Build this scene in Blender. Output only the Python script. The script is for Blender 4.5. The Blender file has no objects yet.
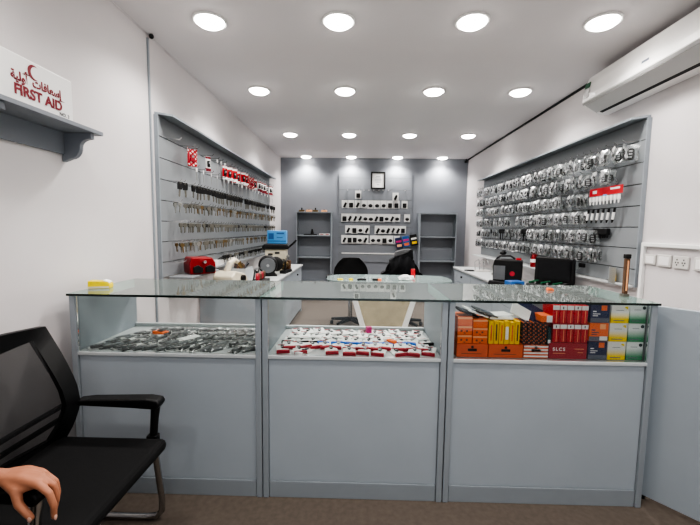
import bpy, bmesh, math, random
from mathutils import Vector, Matrix, Euler
random.seed(11)
rnd = random.uniform
PI = math.pi
C = bpy.context.scene.collection

# ------------------------------------------------------------------ materials
def lin(c):
    return tuple(((v/255)/12.92 if v/255 <= .04045 else ((v/255+.055)/1.055)**2.4) for v in c)

def M(name, col, rough=.5, metal=0.0, noise=0.0, scale=12, bump=0.0, spec=.5, coat=0.0):
    m = bpy.data.materials.new(name); m.use_nodes = True
    nt = m.node_tree; b = nt.nodes['Principled BSDF']
    c = lin(col)
    b.inputs['Base Color'].default_value = (*c, 1)
    b.inputs['Roughness'].default_value = rough
    b.inputs['Metallic'].default_value = metal
    b.inputs['Specular IOR Level'].default_value = spec
    if coat: b.inputs['Coat Weight'].default_value = coat
    tc = nt.nodes.new('ShaderNodeTexCoord')
    nz = nt.nodes.new('ShaderNodeTexNoise'); nz.inputs['Scale'].default_value = scale; nz.inputs['Detail'].default_value = 4
    nt.links.new(tc.outputs['Object'], nz.inputs['Vector'])
    if noise:
        rp = nt.nodes.new('ShaderNodeValToRGB')
        rp.color_ramp.elements[0].position = .3; rp.color_ramp.elements[1].position = .7
        rp.color_ramp.elements[0].color = (*[v*(1-noise) for v in c], 1)
        rp.color_ramp.elements[1].color = (*[min(1, v*(1+noise)) for v in c], 1)
        nt.links.new(nz.outputs['Fac'], rp.inputs['Fac']); nt.links.new(rp.outputs['Color'], b.inputs['Base Color'])
    if bump:
        bp = nt.nodes.new('ShaderNodeBump'); bp.inputs['Strength'].default_value = bump; bp.inputs['Distance'].default_value = .004
        nt.links.new(nz.outputs['Fac'], bp.inputs['Height']); nt.links.new(bp.outputs['Normal'], b.inputs['Normal'])
    return m

def glassy(name, tint, refl=(1, 1, 1), rough=.0, ior=1.45, haze=0.0, hazecol=(230, 235, 235), film=0.0):
    """thin sheet: tinted see-through mixed with a fresnel reflection (and a little milky haze)"""
    m = bpy.data.materials.new(name); m.use_nodes = True
    nt = m.node_tree; nt.nodes.clear()
    out = nt.nodes.new('ShaderNodeOutputMaterial')
    tr = nt.nodes.new('ShaderNodeBsdfTransparent'); tr.inputs['Color'].default_value = (*tint, 1)
    gl = nt.nodes.new('ShaderNodeBsdfGlossy'); gl.inputs['Roughness'].default_value = rough; gl.inputs['Color'].default_value = (*refl, 1)
    fr = nt.nodes.new('ShaderNodeFresnel'); fr.inputs['IOR'].default_value = ior
    mx = nt.nodes.new('ShaderNodeMixShader')
    base = tr
    if haze:
        df = nt.nodes.new('ShaderNodeBsdfDiffuse'); df.inputs['Color'].default_value = (*lin(hazecol), 1)
        m2 = nt.nodes.new('ShaderNodeMixShader'); m2.inputs['Fac'].default_value = haze
        nt.links.new(tr.outputs[0], m2.inputs[1]); nt.links.new(df.outputs[0], m2.inputs[2]); base = m2
    fac = fr.outputs[0]
    if film:
        ad = nt.nodes.new('ShaderNodeMath'); ad.operation = 'ADD'; ad.inputs[1].default_value = film; ad.use_clamp = True
        nt.links.new(fac, ad.inputs[0]); fac = ad.outputs[0]
    nt.links.new(fac, mx.inputs['Fac']); nt.links.new(base.outputs[0], mx.inputs[1]); nt.links.new(gl.outputs[0], mx.inputs[2])
    nt.links.new(mx.outputs[0], out.inputs['Surface'])
    return m

def emis(name, col, s):
    m = bpy.data.materials.new(name); m.use_nodes = True
    nt = m.node_tree; nt.nodes.clear()
    out = nt.nodes.new('ShaderNodeOutputMaterial'); e = nt.nodes.new('ShaderNodeEmission')
    e.inputs['Color'].default_value = (*lin(col), 1); e.inputs['Strength'].default_value = s
    nt.links.new(e.outputs[0], out.inputs['Surface']); return m

def fade(name, top, bottom, p0, p1, rough=.4):
    """printed fade from one ink to another up the box"""
    m = M(name, top, rough); nt = m.node_tree; b = nt.nodes['Principled BSDF']
    tc = nt.nodes.new('ShaderNodeTexCoord'); sp = nt.nodes.new('ShaderNodeSeparateXYZ'); rp = nt.nodes.new('ShaderNodeValToRGB')
    nt.links.new(tc.outputs['Generated'], sp.inputs[0]); nt.links.new(sp.outputs['Z'], rp.inputs['Fac'])
    e = rp.color_ramp.elements
    e[0].position = p0; e[0].color = (*lin(bottom), 1); e[1].position = p1; e[1].color = (*lin(top), 1)
    nt.links.new(rp.outputs[0], b.inputs['Base Color']); return m

def stripes(name, a, bcol, scale, ang=0.8, cut=.5, dots=False):
    m = M(name, a, .5); nt = m.node_tree; b = nt.nodes['Principled BSDF']
    tc = nt.nodes.new('ShaderNodeTexCoord'); mp = nt.nodes.new('ShaderNodeMapping'); wv = nt.nodes.new('ShaderNodeTexWave')
    mp.inputs['Rotation'].default_value = (0, ang, 0)
    wv.inputs['Scale'].default_value = scale; rp = nt.nodes.new('ShaderNodeValToRGB'); rp.color_ramp.interpolation = 'CONSTANT'
    e = rp.color_ramp.elements; e[0].color = (*lin(a), 1); e[1].color = (*lin(bcol), 1); e[1].position = cut
    nt.links.new(tc.outputs['Object'], mp.inputs[0]); nt.links.new(mp.outputs[0], wv.inputs['Vector'])
    fac = wv.outputs['Fac']
    if dots:
        w2 = nt.nodes.new('ShaderNodeTexWave'); w2.inputs['Scale'].default_value = scale*.8; w2.bands_direction = 'Z'
        nt.links.new(mp.outputs[0], w2.inputs['Vector'])
        mu = nt.nodes.new('ShaderNodeMath'); mu.operation = 'MULTIPLY'
        nt.links.new(fac, mu.inputs[0]); nt.links.new(w2.outputs['Fac'], mu.inputs[1]); fac = mu.outputs[0]
    nt.links.new(fac, rp.inputs['Fac']); nt.links.new(rp.outputs[0], b.inputs['Base Color']); return m

m = {}
m['wall'] = M('white_paint', (214, 209, 209), .6, noise=.02, scale=3)
m['ceil'] = M('ceiling_paint', (226, 222, 223), .75, noise=.015, scale=2)
m['grey'] = M('blue_grey_paint', (134, 138, 145), .5, noise=.03, scale=5)
m['panel'] = M('blue_grey_laminate', (162, 170, 177), .42, noise=.02, scale=4)
m['frame'] = M('grey_aluminium', (150, 157, 163), .4, metal=.12, noise=.02)
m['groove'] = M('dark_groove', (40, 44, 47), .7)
m['slat'] = M('slat_laminate', (138, 142, 145), .4, noise=.03, scale=4)
m['slatback'] = M('back_slat_laminate', (131, 135, 141), .45, noise=.02, scale=4)
m['shelfwhite'] = M('pale_laminate', (186, 190, 191), .35, noise=.02)
m['bench'] = M('bench_top', (196, 199, 199), .35, noise=.03)
m['floor'] = M('brown_carpet', (106, 96, 87), .9, noise=.12, scale=40, bump=.25)
m['dark'] = M('black_plastic', (8, 8, 10), .5, noise=.1)
m['soft'] = M('black_fabric', (4, 4, 6), .9, noise=.15, scale=60, bump=.1)
m['jacket'] = M('black_jacket_cloth', (13, 14, 18), .9, noise=.2, scale=40, bump=.2)
m['fleece'] = M('grey_fleece', (96, 96, 98), .95, noise=.2, scale=60, bump=.3)
m['chrome'] = M('chrome', (190, 190, 190), .2, metal=1)
m['steel'] = M('key_steel', (165, 165, 160), .32, metal=.85, noise=.1)
m['brass'] = M('brass', (128, 108, 76), .3, metal=.8, noise=.1)
m['nickel'] = M('dull_nickel', (120, 118, 110), .4, metal=.6, noise=.1)
m['white'] = M('white_plastic', (235, 234, 232), .35)
m['plate'] = M('ivory_plate', (206, 203, 199), .35)
m['acwhite'] = M('ac_white_plastic', (238, 236, 234), .3)
m['acgrey'] = M('ac_grey_plastic', (196, 195, 194), .4)
m['paper'] = M('white_card', (232, 232, 230), .6, noise=.02)
m['red'] = M('red_card', (188, 24, 36), .45, noise=.06)
m['redtext'] = M('dark_red_ink', (126, 14, 36), .5)
m['black_ink'] = M('black_ink', (22, 20, 22), .6)
m['blue'] = M('bright_blue_card', (30, 110, 205), .4)
m['pink'] = M('magenta_card', (196, 40, 120), .5)
m['orange'] = M('orange_card', (236, 116, 60), .5, noise=.04)
m['deeporange'] = M('deep_orange_card', (220, 108, 70), .5, noise=.04)
m['paleorange'] = M('pale_orange_print', (240, 176, 128), .5)
m['yellow'] = M('yellow_card', (240, 196, 20), .45, noise=.04)
m['lemon'] = M('lemon_plastic', (222, 200, 0), .35)
m['navy'] = M('navy_card', (36, 50, 88), .45)
m['slate'] = M('slate_print', (96, 104, 118), .5)
m['crimson'] = M('crimson_card', (168, 40, 54), .45, noise=.05)
m['teal'] = M('dark_teal_card', (22, 56, 60), .45)
m['cream'] = M('cream_enamel', (208, 200, 180), .4, noise=.05)
m['redenamel'] = M('red_enamel', (140, 18, 24), .3, noise=.05)
m['bluebox'] = M('light_blue_plastic', (96, 166, 226), .4, noise=.06)
m['blueprint'] = M('darker_blue_print', (50, 98, 160), .4)
m['iron'] = M('dark_iron', (52, 52, 54), .45, metal=.5, noise=.1)
m['midgrey'] = M('mid_grey_plastic', (98, 101, 104), .45, noise=.08)
m['remote'] = M('charcoal_remote', (46, 48, 51), .4, noise=.1)
m['button'] = M('grey_button', (150, 152, 154), .5)
m['wood'] = M('brown_wood', (96, 68, 48), .5, noise=.2, scale=30)
m['beige'] = M('beige_veneer', (178, 166, 138), .5, noise=.12, scale=9)
m['skin'] = M('skin', (176, 120, 94), .5, noise=.06, scale=18, spec=.35)
m['lip'] = M('lip', (142, 84, 74), .5)
m['nail'] = M('nail', (206, 164, 148), .35)
m['shirt'] = M('navy_shirt', (30, 34, 44), .9, noise=.1, scale=50)
m['trousers'] = M('dark_trousers', (26, 26, 28), .9, noise=.1, scale=50)
m['hair'] = M('black_hair', (12, 10, 9), .6, noise=.2, scale=60)
m['green'] = M('green_plastic', (36, 96, 66), .4)
m['glasstop'] = glassy('green_tinted_glass', (.935, .957, .95), refl=(.95, 1, .98), ior=1.5, haze=.2, hazecol=(212, 221, 217))
m['glass'] = glassy('clear_glass', (.965, .975, .97), ior=1.3)
m['edge'] = M('glass_edge', (14, 34, 30), .15)
m['edgelight'] = M('glass_side_edge', (120, 160, 150), .2)
m['bag'] = glassy('clear_bag', (.93, .94, .94), rough=.3, ior=1.28, haze=.065, film=.0)
m['sleeve'] = glassy('clear_sleeve', (.96, .965, .965), rough=.2, ior=1.35, haze=.06, film=.0)
m['blister'] = glassy('clear_blister', (.96, .96, .96), rough=.1, ior=1.45, haze=.05)
m['desk_glass'] = glassy('frosted_desk_glass', (.80, .90, .88), rough=.08, ior=1.5, haze=.45, hazecol=(206, 226, 224))
m['lamp'] = emis('downlight_glow', (255, 250, 244), 14)
m['yel_fade'] = fade('yellow_white_print', (226, 226, 222), (240, 208, 0), .22, .6)
m['grn_fade'] = fade('green_white_print', (222, 228, 226), (40, 140, 92), .2, .66)
m['diag'] = stripes('black_with_orange_dashes', (24, 20, 30), (206, 104, 50), 26, .75, .45, dots=True)
m['zig'] = stripes('red_white_print', (176, 20, 36), (240, 226, 224), 14, .75, .40, dots=True)
mesh_m = M('chair_mesh', (16, 16, 19), .8)
def make_mesh_mat():
    nt = mesh_m.node_tree; b = nt.nodes['Principled BSDF']; out = nt.nodes['Material Output']
    tr = nt.nodes.new('ShaderNodeBsdfTransparent'); mx = nt.nodes.new('ShaderNodeMixShader'); mx.inputs[0].default_value = .82
    nt.links.new(tr.outputs[0], mx.inputs[1]); nt.links.new(b.outputs[0], mx.inputs[2]); nt.links.new(mx.outputs[0], out.inputs['Surface'])
make_mesh_mat()

# ------------------------------------------------------------------ mesh builder
class MB:
    def __init__(s): s.v = []; s.f = []; s.mi = []
    def add(s, vs, fs, mi=0):
        o = len(s.v); s.v += [tuple(p) for p in vs]
        for f in fs: s.f.append([o+i for i in f]); s.mi.append(mi)
        return s
    def box(s, x0, x1, y0, y1, z0, z1, mi=0, rot=None, piv=None):
        vs = [Vector((x, y, z)) for z in (z0, z1) for y in (y0, y1) for x in (x0, x1)]
        if rot:
            p = Vector(piv if piv else ((x0+x1)/2, (y0+y1)/2, (z0+z1)/2)); R = Euler(rot).to_matrix()
            vs = [p + R @ (q-p) for q in vs]
        return s.add(vs, [(0,2,3,1),(4,5,7,6),(0,1,5,4),(2,6,7,3),(0,4,6,2),(1,3,7,5)], mi)
    def ring(s, pts): return pts
    def tube(s, pts, r, n=10, mi=0, cap=True, closed=False):
        pts = [Vector(p) for p in pts]; rs = r if isinstance(r, (list, tuple)) else [r]*len(pts)
        vs = []; fs = []; prev = None; N = len(pts)
        for i, p in enumerate(pts):
            d = (pts[(i+1) % N] - pts[i-1]) if closed else (pts[min(i+1, N-1)] - pts[max(i-1, 0)])
            d = d.normalized() if d.length > 1e-9 else Vector((0, 0, 1))
            if prev is None:
                a = d.orthogonal().normalized()
            else:
                a = prev - d*prev.dot(d)
                a = a.normalized() if a.length > 1e-6 else d.orthogonal().normalized()
            prev = a; b = d.cross(a)
            for k in range(n):
                t = 2*PI*k/n; vs.append(p + (a*math.cos(t)+b*math.sin(t))*rs[i])
        for i in range(N if closed else N-1):
            j = (i+1) % N
            for k in range(n):
                fs.append((i*n+k, i*n+(k+1) % n, j*n+(k+1) % n, j*n+k))
        if cap and not closed:
            fs.append(tuple(range(n-1, -1, -1))); fs.append(tuple(range((N-1)*n, N*n)))
        return s.add(vs, fs, mi)
    def lathe(s, prof, c=(0, 0, 0), n=24, mi=0, axis='z'):
        vs = []; fs = []; c = Vector(c)
        for r, h in prof:
            for k in range(n):
                t = 2*PI*k/n; a, b = r*math.cos(t), r*math.sin(t)
                vs.append(c + Vector((a, b, h) if axis == 'z' else (h, a, b) if axis == 'x' else (b, h, a)))
        for i in range(len(prof)-1):
            for k in range(n):
                fs.append((i*n+k, i*n+(k+1) % n, (i+1)*n+(k+1) % n, (i+1)*n+k))
        fs.append(tuple(range(n-1, -1, -1))); fs.append(tuple(range((len(prof)-1)*n, len(prof)*n)))
        return s.add(vs, fs, mi)
    def prism(s, prof, a0, a1, axis='x', mi=0):
        """closed 2-D outline pushed along an axis. x: (y,z)  y: (x,z)  z: (x,y)"""
        n = len(prof)
        def P(u, w, a): return (a, u, w) if axis == 'x' else (u, a, w) if axis == 'y' else (u, w, a)
        vs = [P(u, w, a0) for u, w in prof] + [P(u, w, a1) for u, w in prof]
        fs = [(i, (i+1) % n, n+(i+1) % n, n+i) for i in range(n)] + [tuple(range(n-1, -1, -1)), tuple(range(n, 2*n))]
        return s.add(vs, fs, mi)
    def grid(s, fn, nu, nv, mi=0):
        vs = [fn(i/nu, j/nv) for j in range(nv+1) for i in range(nu+1)]; w = nu+1
        fs = [(j*w+i, j*w+i+1, (j+1)*w+i+1, (j+1)*w+i) for j in range(nv) for i in range(nu)]
        return s.add(vs, fs, mi)
    def ball(s, c, r, n=10, mi=0, sc=(1, 1, 1)):
        c = Vector(c); vs = []; fs = []
        for i in range(n+1):
            ph = PI*i/n
            for k in range(2*n):
                t = PI*k/n
                vs.append(c+Vector((r*math.sin(ph)*math.cos(t)*sc[0], r*math.sin(ph)*math.sin(t)*sc[1], r*math.cos(ph)*sc[2])))
        for i in range(n):
            for k in range(2*n):
                fs.append((i*2*n+k, (i+1)*2*n+k, (i+1)*2*n+(k+1) % (2*n), i*2*n+(k+1) % (2*n)))
        return s.add(vs, fs, mi)
    def mesh(s, name, mats, smooth=False):
        me = bpy.data.meshes.new(name); me.from_pydata(s.v, [], s.f)
        for x in (mats if isinstance(mats, (list, tuple)) else [mats]): me.materials.append(x)
        me.polygons.foreach_set('material_index', s.mi)
        bm = bmesh.new(); bm.from_mesh(me); bmesh.ops.recalc_face_normals(bm, faces=bm.faces); bm.to_mesh(me); bm.free()
        if smooth:
            me.shade_smooth(); me.set_sharp_from_angle(angle=.7)
        me.update(); return me
    def build(s, name, mats, parent=None, smooth=False, bevel=0, seg=2):
        o = bpy.data.objects.new(name, s.mesh(name, mats, smooth)); C.objects.link(o)
        if parent is not None: o.parent = parent
        if bevel:
            b = o.modifiers.new('bev', 'BEVEL'); b.width = bevel; b.segments = seg; b.limit_method = 'ANGLE'; b.angle_limit = .6
        return o

def tag(o, label, cat, group=None):
    o['label'] = label; o['category'] = cat
    if group: o['group'] = group
    return o
def empty(name, label, cat, loc=(0, 0, 0), rz=0, group=None):
    o = bpy.data.objects.new(name, None); o.empty_display_size = .05; C.objects.link(o)
    o.location = loc; o.rotation_euler = (0, 0, rz); return tag(o, label, cat, group)
def struct(name, mb, mats, **k):
    o = mb.build(name, mats, **k); o['kind'] = 'structure'; return o
def copy_tree(o, parent=None):
    c = o.copy(); C.objects.link(c); c.parent = parent
    for ch in list(o.children): copy_tree(ch, c)
    return c
class Proto:
    """first place() uses the original, later ones copy it with its parts"""
    def __init__(s, o): s.o = o; s.used = False
    def place(s, loc, rot, label, group, cat=None, scale=1):
        o = copy_tree(s.o) if s.used else s.o
        s.used = True
        o.location = loc; o.rotation_euler = rot; o.scale = (scale,)*3 if not isinstance(scale, tuple) else scale
        o['label'] = label; o['group'] = group
        if cat: o['category'] = cat
        return o
def text(name, body, size, mat, parent, loc, rot=(PI/2, 0, 0), align='CENTER', width=1.0, bold=0.0, space=1.0):
    cu = bpy.data.curves.new(name, 'FONT'); cu.body = body; cu.size = size; cu.align_x = align; cu.align_y = 'CENTER'; cu.extrude = .0004
    cu.offset = bold
    cu.space_character = space
    t = bpy.data.objects.new(name, cu); C.objects.link(t)
    dg = bpy.context.evaluated_depsgraph_get(); dg.update()
    me = bpy.data.meshes.new_from_object(t.evaluated_get(dg)); bpy.data.objects.remove(t); bpy.data.curves.remove(cu)
    me.materials.clear(); me.materials.append(mat)
    o = bpy.data.objects.new(name, me); C.objects.link(o); o.parent = parent; o.location = loc; o.rotation_euler = rot; o.scale = (width, 1, 1)
    return o

# ------------------------------------------------------------------ room
XL, XR, CZ, BY, FY = -1.442, 1.9925, 2.612, 6.95, -1.3
struct('floor', MB().box(XL-.1, XR+.1, FY-.1, BY+.1, -.1, 0), m['floor'])
struct('ceiling', MB().box(XL-.1, XR+.1, FY-.1, BY+.1, CZ, CZ+.1), m['ceil'])
struct('wall_left', MB().box(XL-.1, XL, FY, BY, 0, CZ), m['wall'])
struct('wall_right', MB().box(XR, XR+.1, FY, BY, 0, CZ), m['wall'])
struct('wall_back', MB().box(XL-.1, XR+.1, BY, BY+.1, 0, CZ), m['grey'])
wf = MB()
wf.box(XL, -1.0, FY-.1, FY, 0, CZ).box(1.55, XR, FY-.1, FY, 0, CZ).box(-1.0, 1.55, FY-.1, FY, 2.3, CZ)
struct('wall_front', wf, m['wall'])
wn = MB()
for x in (-1.0, -.03, .58-.0, 1.51): wn.box(x, x+.04, FY-.07, FY-.03, 0, 2.3)
wn.box(-1.0, 1.55, FY-.07, FY-.03, 0, .08).box(-1.0, 1.55, FY-.07, FY-.03, 2.26, 2.3)
w1 = struct('window_1', wn, m['frame'])
MB().box(-.96, 1.51, FY-.053, FY-.047, .08, 2.26).build('glass_pane', m['glass'], w1)
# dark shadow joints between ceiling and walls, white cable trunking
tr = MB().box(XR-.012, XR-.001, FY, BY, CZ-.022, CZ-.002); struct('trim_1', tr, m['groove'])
tr = MB().box(XL+.001, XL+.006, FY, BY, CZ-.008, CZ-.002); struct('trim_2', tr, m['ceil'])
tr = MB().box(XR-.025, XR-.001, -.4, 2.62, 1.225, 1.25)
tr.box(XR-.025, XR-.001, 2.595, 2.62, .80, 1.225); struct('trim_3', tr, m['white'], bevel=.003)
tr = MB().box(XL+.001, XL+.02, FY, 2.6, 0, .07); struct('baseboard_left', tr, m['wall'])
tr = MB().box(XR-.02, XR-.001, FY, 1.0, 0, .07); struct('baseboard_right', tr, m['wall'])
# cable conduit down the left wall
cd = MB().box(XL+.001, XL+.012, 2.588, 2.602, .08, CZ-.03)
tag(cd.build('cable_conduit', m['frame']), 'thin dark vertical cable conduit running down the white left wall', 'conduit')
cb = MB().ball((XL+.03, 2.60, CZ-.018), .016, 8)
tag(cb.build('cable_grommet_hanging', m['dark'], smooth=True), 'small black knob where the conduit meets the ceiling', 'cable knob')

# ------------------------------------------------------------------ camera
cam = bpy.data.cameras.new('cam'); co = bpy.data.objects.new('camera', cam); C.objects.link(co)
F, P, RL, YW, H = 371.09, .0899, -.013, .0201, 1.317
cam.sensor_width = 36; cam.lens = F/700*36; cam.clip_start = .02
co.location = (0, 0, H)
Rm = Matrix.Rotation(YW, 3, 'Z') @ Matrix.Rotation(-P, 3, 'X') @ Matrix.Rotation(RL, 3, 'Y')
# camera axes: right = Rm.x, forward = Rm.y, up = Rm.z
right, fwd, up = Rm.col[0], Rm.col[1], Rm.col[2]
co.matrix_world = Matrix(((right.x, up.x, -fwd.x, 0), (right.y, up.y, -fwd.y, 0), (right.z, up.z, -fwd.z, H), (0, 0, 0, 1)))
bpy.context.scene.camera = co

# ------------------------------------------------------------------ downlights
LX = (-.95, -.14, .69, 1.49); LY = (2.44, 3.61, 5.24, 6.80)
rows = ('front row nearest the camera', 'second row from the front', 'third row from the front', 'last row by the back wall', 'added unseen row over the customer side', 'added unseen row near the shop front')
cols = ('leftmost', 'second from left', 'third from left', 'rightmost')
dl = empty('downlight', 'x', 'ceiling light', group='recessed ceiling downlights')
MB().lathe([(.104, 0), (.106, -.006), (.098, -.012), (.089, -.010), (.089, 0)], n=32).build('rim', m['white'], dl, smooth=True)
MB().lathe([(.0885, -.006), (.087, -.014), (.070, -.027), (.036, -.036), (.004, -.039)], n=32).build('diffuser', m['lamp'], dl, smooth=True)
DL = Proto(dl)
LY = LY + (1.15, -.25)  # two unseen rows added to light the counter fronts
for j, y in enumerate(LY):
    for i, x in enumerate(LX):
        DL.place((x, y, CZ-.0005), (0, 0, 0), f'round glowing downlight, {cols[i]} in the {rows[j]}', 'recessed ceiling downlights')
        ld = bpy.data.lights.new('spot', 'SPOT'); ld.energy = 36 if y > 2 else 17; ld.spot_size = 2.5; ld.spot_blend = .7; ld.shadow_soft_size = .08
        ld.color = (1, .965, .93)
        lo = bpy.data.objects.new('spot', ld); C.objects.link(lo); lo.location = (x, y, CZ-.06)
# added fill lamp outside the unseen shop front, tilted up to lift the ceiling
al = bpy.data.lights.new('shopfront_fill', 'AREA'); al.shape = 'RECTANGLE'; al.size = 2.4; al.size_y = 2.1; al.energy = 14; al.color = (.93, .97, 1)
ao = bpy.data.objects.new('shopfront_fill', al); C.objects.link(ao); ao.location = (.28, FY-.35, 1.0); ao.rotation_euler = (PI/2+.45, 0, 0)
w = bpy.data.worlds.new('World'); bpy.context.scene.world = w; w.use_nodes = True
w.node_tree.nodes['Background'].inputs[0].default_value = (.75, .85, 1, 1); w.node_tree.nodes['Background'].inputs[1].default_value = .25

# ------------------------------------------------------------------ display counters
YF, YB = 1.70, 2.20
SH = .715           # top of the shelf
def counter(x0, x1, label):
    r = empty('display_counter', label, 'display counter', (0, 0, 0), 0, 'glass-topped display counters in a row')
    x0 += .002; x1 -= .002
    MB().box(x0+.03, x1-.03, YF+.012, YF+.028, .085, SH-.017).build('front_panel', m['panel'], r)
    MB().box(x0+.03, x1-.03, YF+.006, YF+.022, .0, .083).build('plinth', m['frame'], r, bevel=.002)
    for a in (x0+.004, x1-.02): MB().box(a, a+.016, YF+.03, YB, 0, .988).build('side_panel', m['panel'], r)
    MB().box(x0+.021, x1-.021, YF+.002, YB-.002, SH-.016, SH).build('shelf', m['shelfwhite'], r, bevel=.002)
    for a in (x0, x1-.028): MB().box(a, a+.028, YF, YF+.029, 0, .988).build('post', m['frame'], r, bevel=.003)
    MB().box(x0+.021, x1-.021, YB-.025, YB-.003, SH+.001, SH+.02).build('back_rail', m['shelfwhite'], r, bevel=.002)
    MB().box(x0+.0285, x1-.0285, YF+.010, YF+.015, SH+.001, .987).build('front_glass', m['glass'], r)
    g = MB().box(x0-.001, x1+.001, YF-.014, YB+.02, .9885, .999)
    g.mi = [0, 0, 1, 1, 2, 2]
    g.build('glass_top', [m['glasstop'], m['edge'], m['edgelight']], r)
    return r
CX = (-1.362, -.447, .427, 1.381)
counter(CX[0], CX[1], 'blue-grey display counter on the left, shelf full of grey bagged remotes')
counter(CX[1], CX[2], 'blue-grey display counter in the middle, shelf of white and red packs')
counter(CX[2], CX[3], 'blue-grey display counter on the right, shelf of colourful boxes')

# swing gate closing the gap on the right
g = empty('swing_gate', 'blue-grey half-height gate panel angled beside the right display counter', 'gate', (1.408, 1.812, 0), math.atan2(-.70, .545))
MB().box(0, .82, -.012, .012, .02, .972).build('gate_panel', m['panel'], g, bevel=.003)
MB().tube([(.0, .016, .2), (.0, .016, .3)], .008).build('hinge', m['chrome'], g, smooth=True)
MB().tube([(.0, .016, .7), (.0, .016, .8)], .008).build('hinge', m['chrome'], g, smooth=True)
for x in (.02, .74): MB().box(x, x+.04, -.012, .012, 0, .0195).build('foot', m['dark'], g)

# ------------------------------------------------------------------ slat walls
GZ = [1.957-.15*i for i in range(7)]
def slatwall(side, label):
    """built facing -y in its own frame: x runs along the wall, wall at y=0"""
    L = 3.28
    if side == 'left': r = empty('slatwall_mount', label, 'slat wall', (XL+.002, 2.655, 0), PI/2)
    else: r = empty('slatwall_mount', label, 'slat wall', (XR-.002, 2.655+L, 0), -PI/2)
    b = MB(); b.box(0, L, -.012, 0, .945, 2.10, 1)
    edges = [2.10]+GZ+[.945]
    for a, c in zip(edges[:-1], edges[1:]): b.box(0, L, -.024, -.0121, c+.003, a-.003, 0)
    b.build('slat_panel', [m['slat'], m['groove']], r)
    MB().prism([(0, 2.105), (-.135, 2.085), (-.135, 2.10), (0, 2.122)], 0, L, 'x').build('canopy', m['frame'], r, bevel=.002)
    lg = MB()
    if side == 'left': lg.prism([(.08, -.205), (.62, -.205), (.64, -.105), (L, -.105), (L, -.025), (.08, -.025)], .928, .944, 'z')
    else: lg.prism([(0, -.175), (2.42, -.175), (2.52, -.07), (L, -.05), (L, -.025), (0, -.025)], .928, .944, 'z')
    lg.build('ledge', m['bench'] if side == 'right' else m['slat'], r, bevel=.003)
    for x in (-.012, L): MB().box(x, x+.012, -.027, 0, .93, 2.10).build('edge_trim', m['frame'], r)
    return r
SLL = slatwall('left', 'grey slat wall of hanging keys on the left wall')
SLR = slatwall('right', 'grey slat wall of bagged remotes on the right wall')
hk = MB().tube([(0, -.025, 0), (0, -.13, -.004), (0, -.142, .012)], .0028, 5).mesh('hook', m['chrome'], True)
def hooks(root, spots):
    """spots in the root's frame, nearest first"""
    for (x, z) in spots[:96]:
        o = bpy.data.objects.new('hook', hk); C.objects.link(o); o.parent = root; o.location = (x, 0, z)
    if len(spots) > 96:
        b = MB()
        for (x, z) in spots[96:]: b.tube([(x, -.025, z), (x, -.13, z-.004), (x, -.142, z+.012)], .0028, 4)
        o = b.build('hook', m['chrome'], root); o['kind'] = 'stuff'

# --- key blanks
def key_proto(name, headmat, blade, head='round', s=1.0):
    b = MB()
    if head == 'round':
        n = 14; out = [(.0135*math.cos(2*PI*k/n), -.006-.0125*math.sin(2*PI*k/n)-.006) for k in range(n)]
    elif head == 'long':
        out = [(-.011, .0), (.011, 0), (.0125, -.012), (.010, -.036), (-.010, -.036), (-.0125, -.012)]
    else:
        out = [(-.014, -.003), (-.007, 0), (.007, 0), (.014, -.003), (.015, -.016), (.008, -.026), (-.008, -.026), (-.015, -.016)]
    t = .0045 if head != 'round' else .0025
    b.prism(out, -t, t, 'y', 0)
    zt = min(p[1] for p in out)
    b.prism([(-.0042, zt), (.0042, zt), (.0042, zt-.03), (.001, zt-.038), (-.003, zt-.034), (-.0042, zt-.028), (-.003, zt-.022), (-.0044, zt-.014)], -.0014, .0014, 'y', 1)
    # ring hole rim
    b.tube([(.004*math.cos(2*PI*k/8), -t-.0005, -.006+.004*math.sin(2*PI*k/8)) for k in range(8)], .0008, 4, 1, closed=True)
    o = b.build(name, [headmat, blade]); tag(o, 'x', 'key blank'); o.scale = (s,)*3
    return Proto(o)
K = {
 'black': key_proto('hanging_key_blank', m['dark'], m['nickel'], 'long'),
 'blackwide': key_proto('hanging_key_blank', m['dark'], m['nickel'], 'wide'),
 'steel': key_proto('hanging_key_blank', m['steel'], m['steel'], 'wide'),
 'brass': key_proto('hanging_key_blank', m['brass'], m['brass'], 'round'),
 'nickel': key_proto('hanging_key_blank', m['nickel'], m['nickel'], 'wide'),
}
def onwall(side, y, d, z):  # d = distance out from the wall
    return (XL+.002+d, y, z) if side == 'left' else (XR-.002-d, y, z)
hs = []
ordinal = ['first', 'second', 'third', 'fourth', 'fifth', 'sixth', 'seventh']
rowkeys = {
 2: (['black'], 'black-headed car key blank hanging in the third row of the left key wall', 1.42),
 3: (['steel', 'brass', 'nickel', 'nickel'], 'bare metal key blank hanging in the fourth row of the left key wall', 1.15),
 4: (['nickel', 'blackwide', 'nickel', 'nickel'], 'small dark key blank hanging in the fifth row of the left key wall', 1.15),
 5: (['brass', 'steel', 'nickel', 'nickel', 'brass'], 'tarnished metal key blank hanging in the sixth row of the left key wall', 1.15),
 6: (['blackwide', 'black', 'nickel'], 'dark key blank hanging in the bottom row of the left key wall', 1.1),
}
for ri, (kinds, label, sc) in rowkeys.items():
    y = 2.74 if ri != 6 else 3.6
    while y < 5.82:
        gap = rnd(.058, .074)
        if random.random() < .09: y += .1
        kd = random.choice(kinds)
        hs.append((y-2.655, GZ[ri]))
        for q in range(2 if (ri in (3, 4, 5) and random.random() < .62) else 1):
            K[kd].place(onwall('left', y, .135-.04*q-rnd(0, .01), GZ[ri]-.0115), (0, rnd(-.12, .12), PI/2-.5+rnd(-.4, .4)), label, f'keys in the {ordinal[ri]} row of the left wall', 'key blank', sc*rnd(.92, 1.08))
        y += gap
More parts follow.
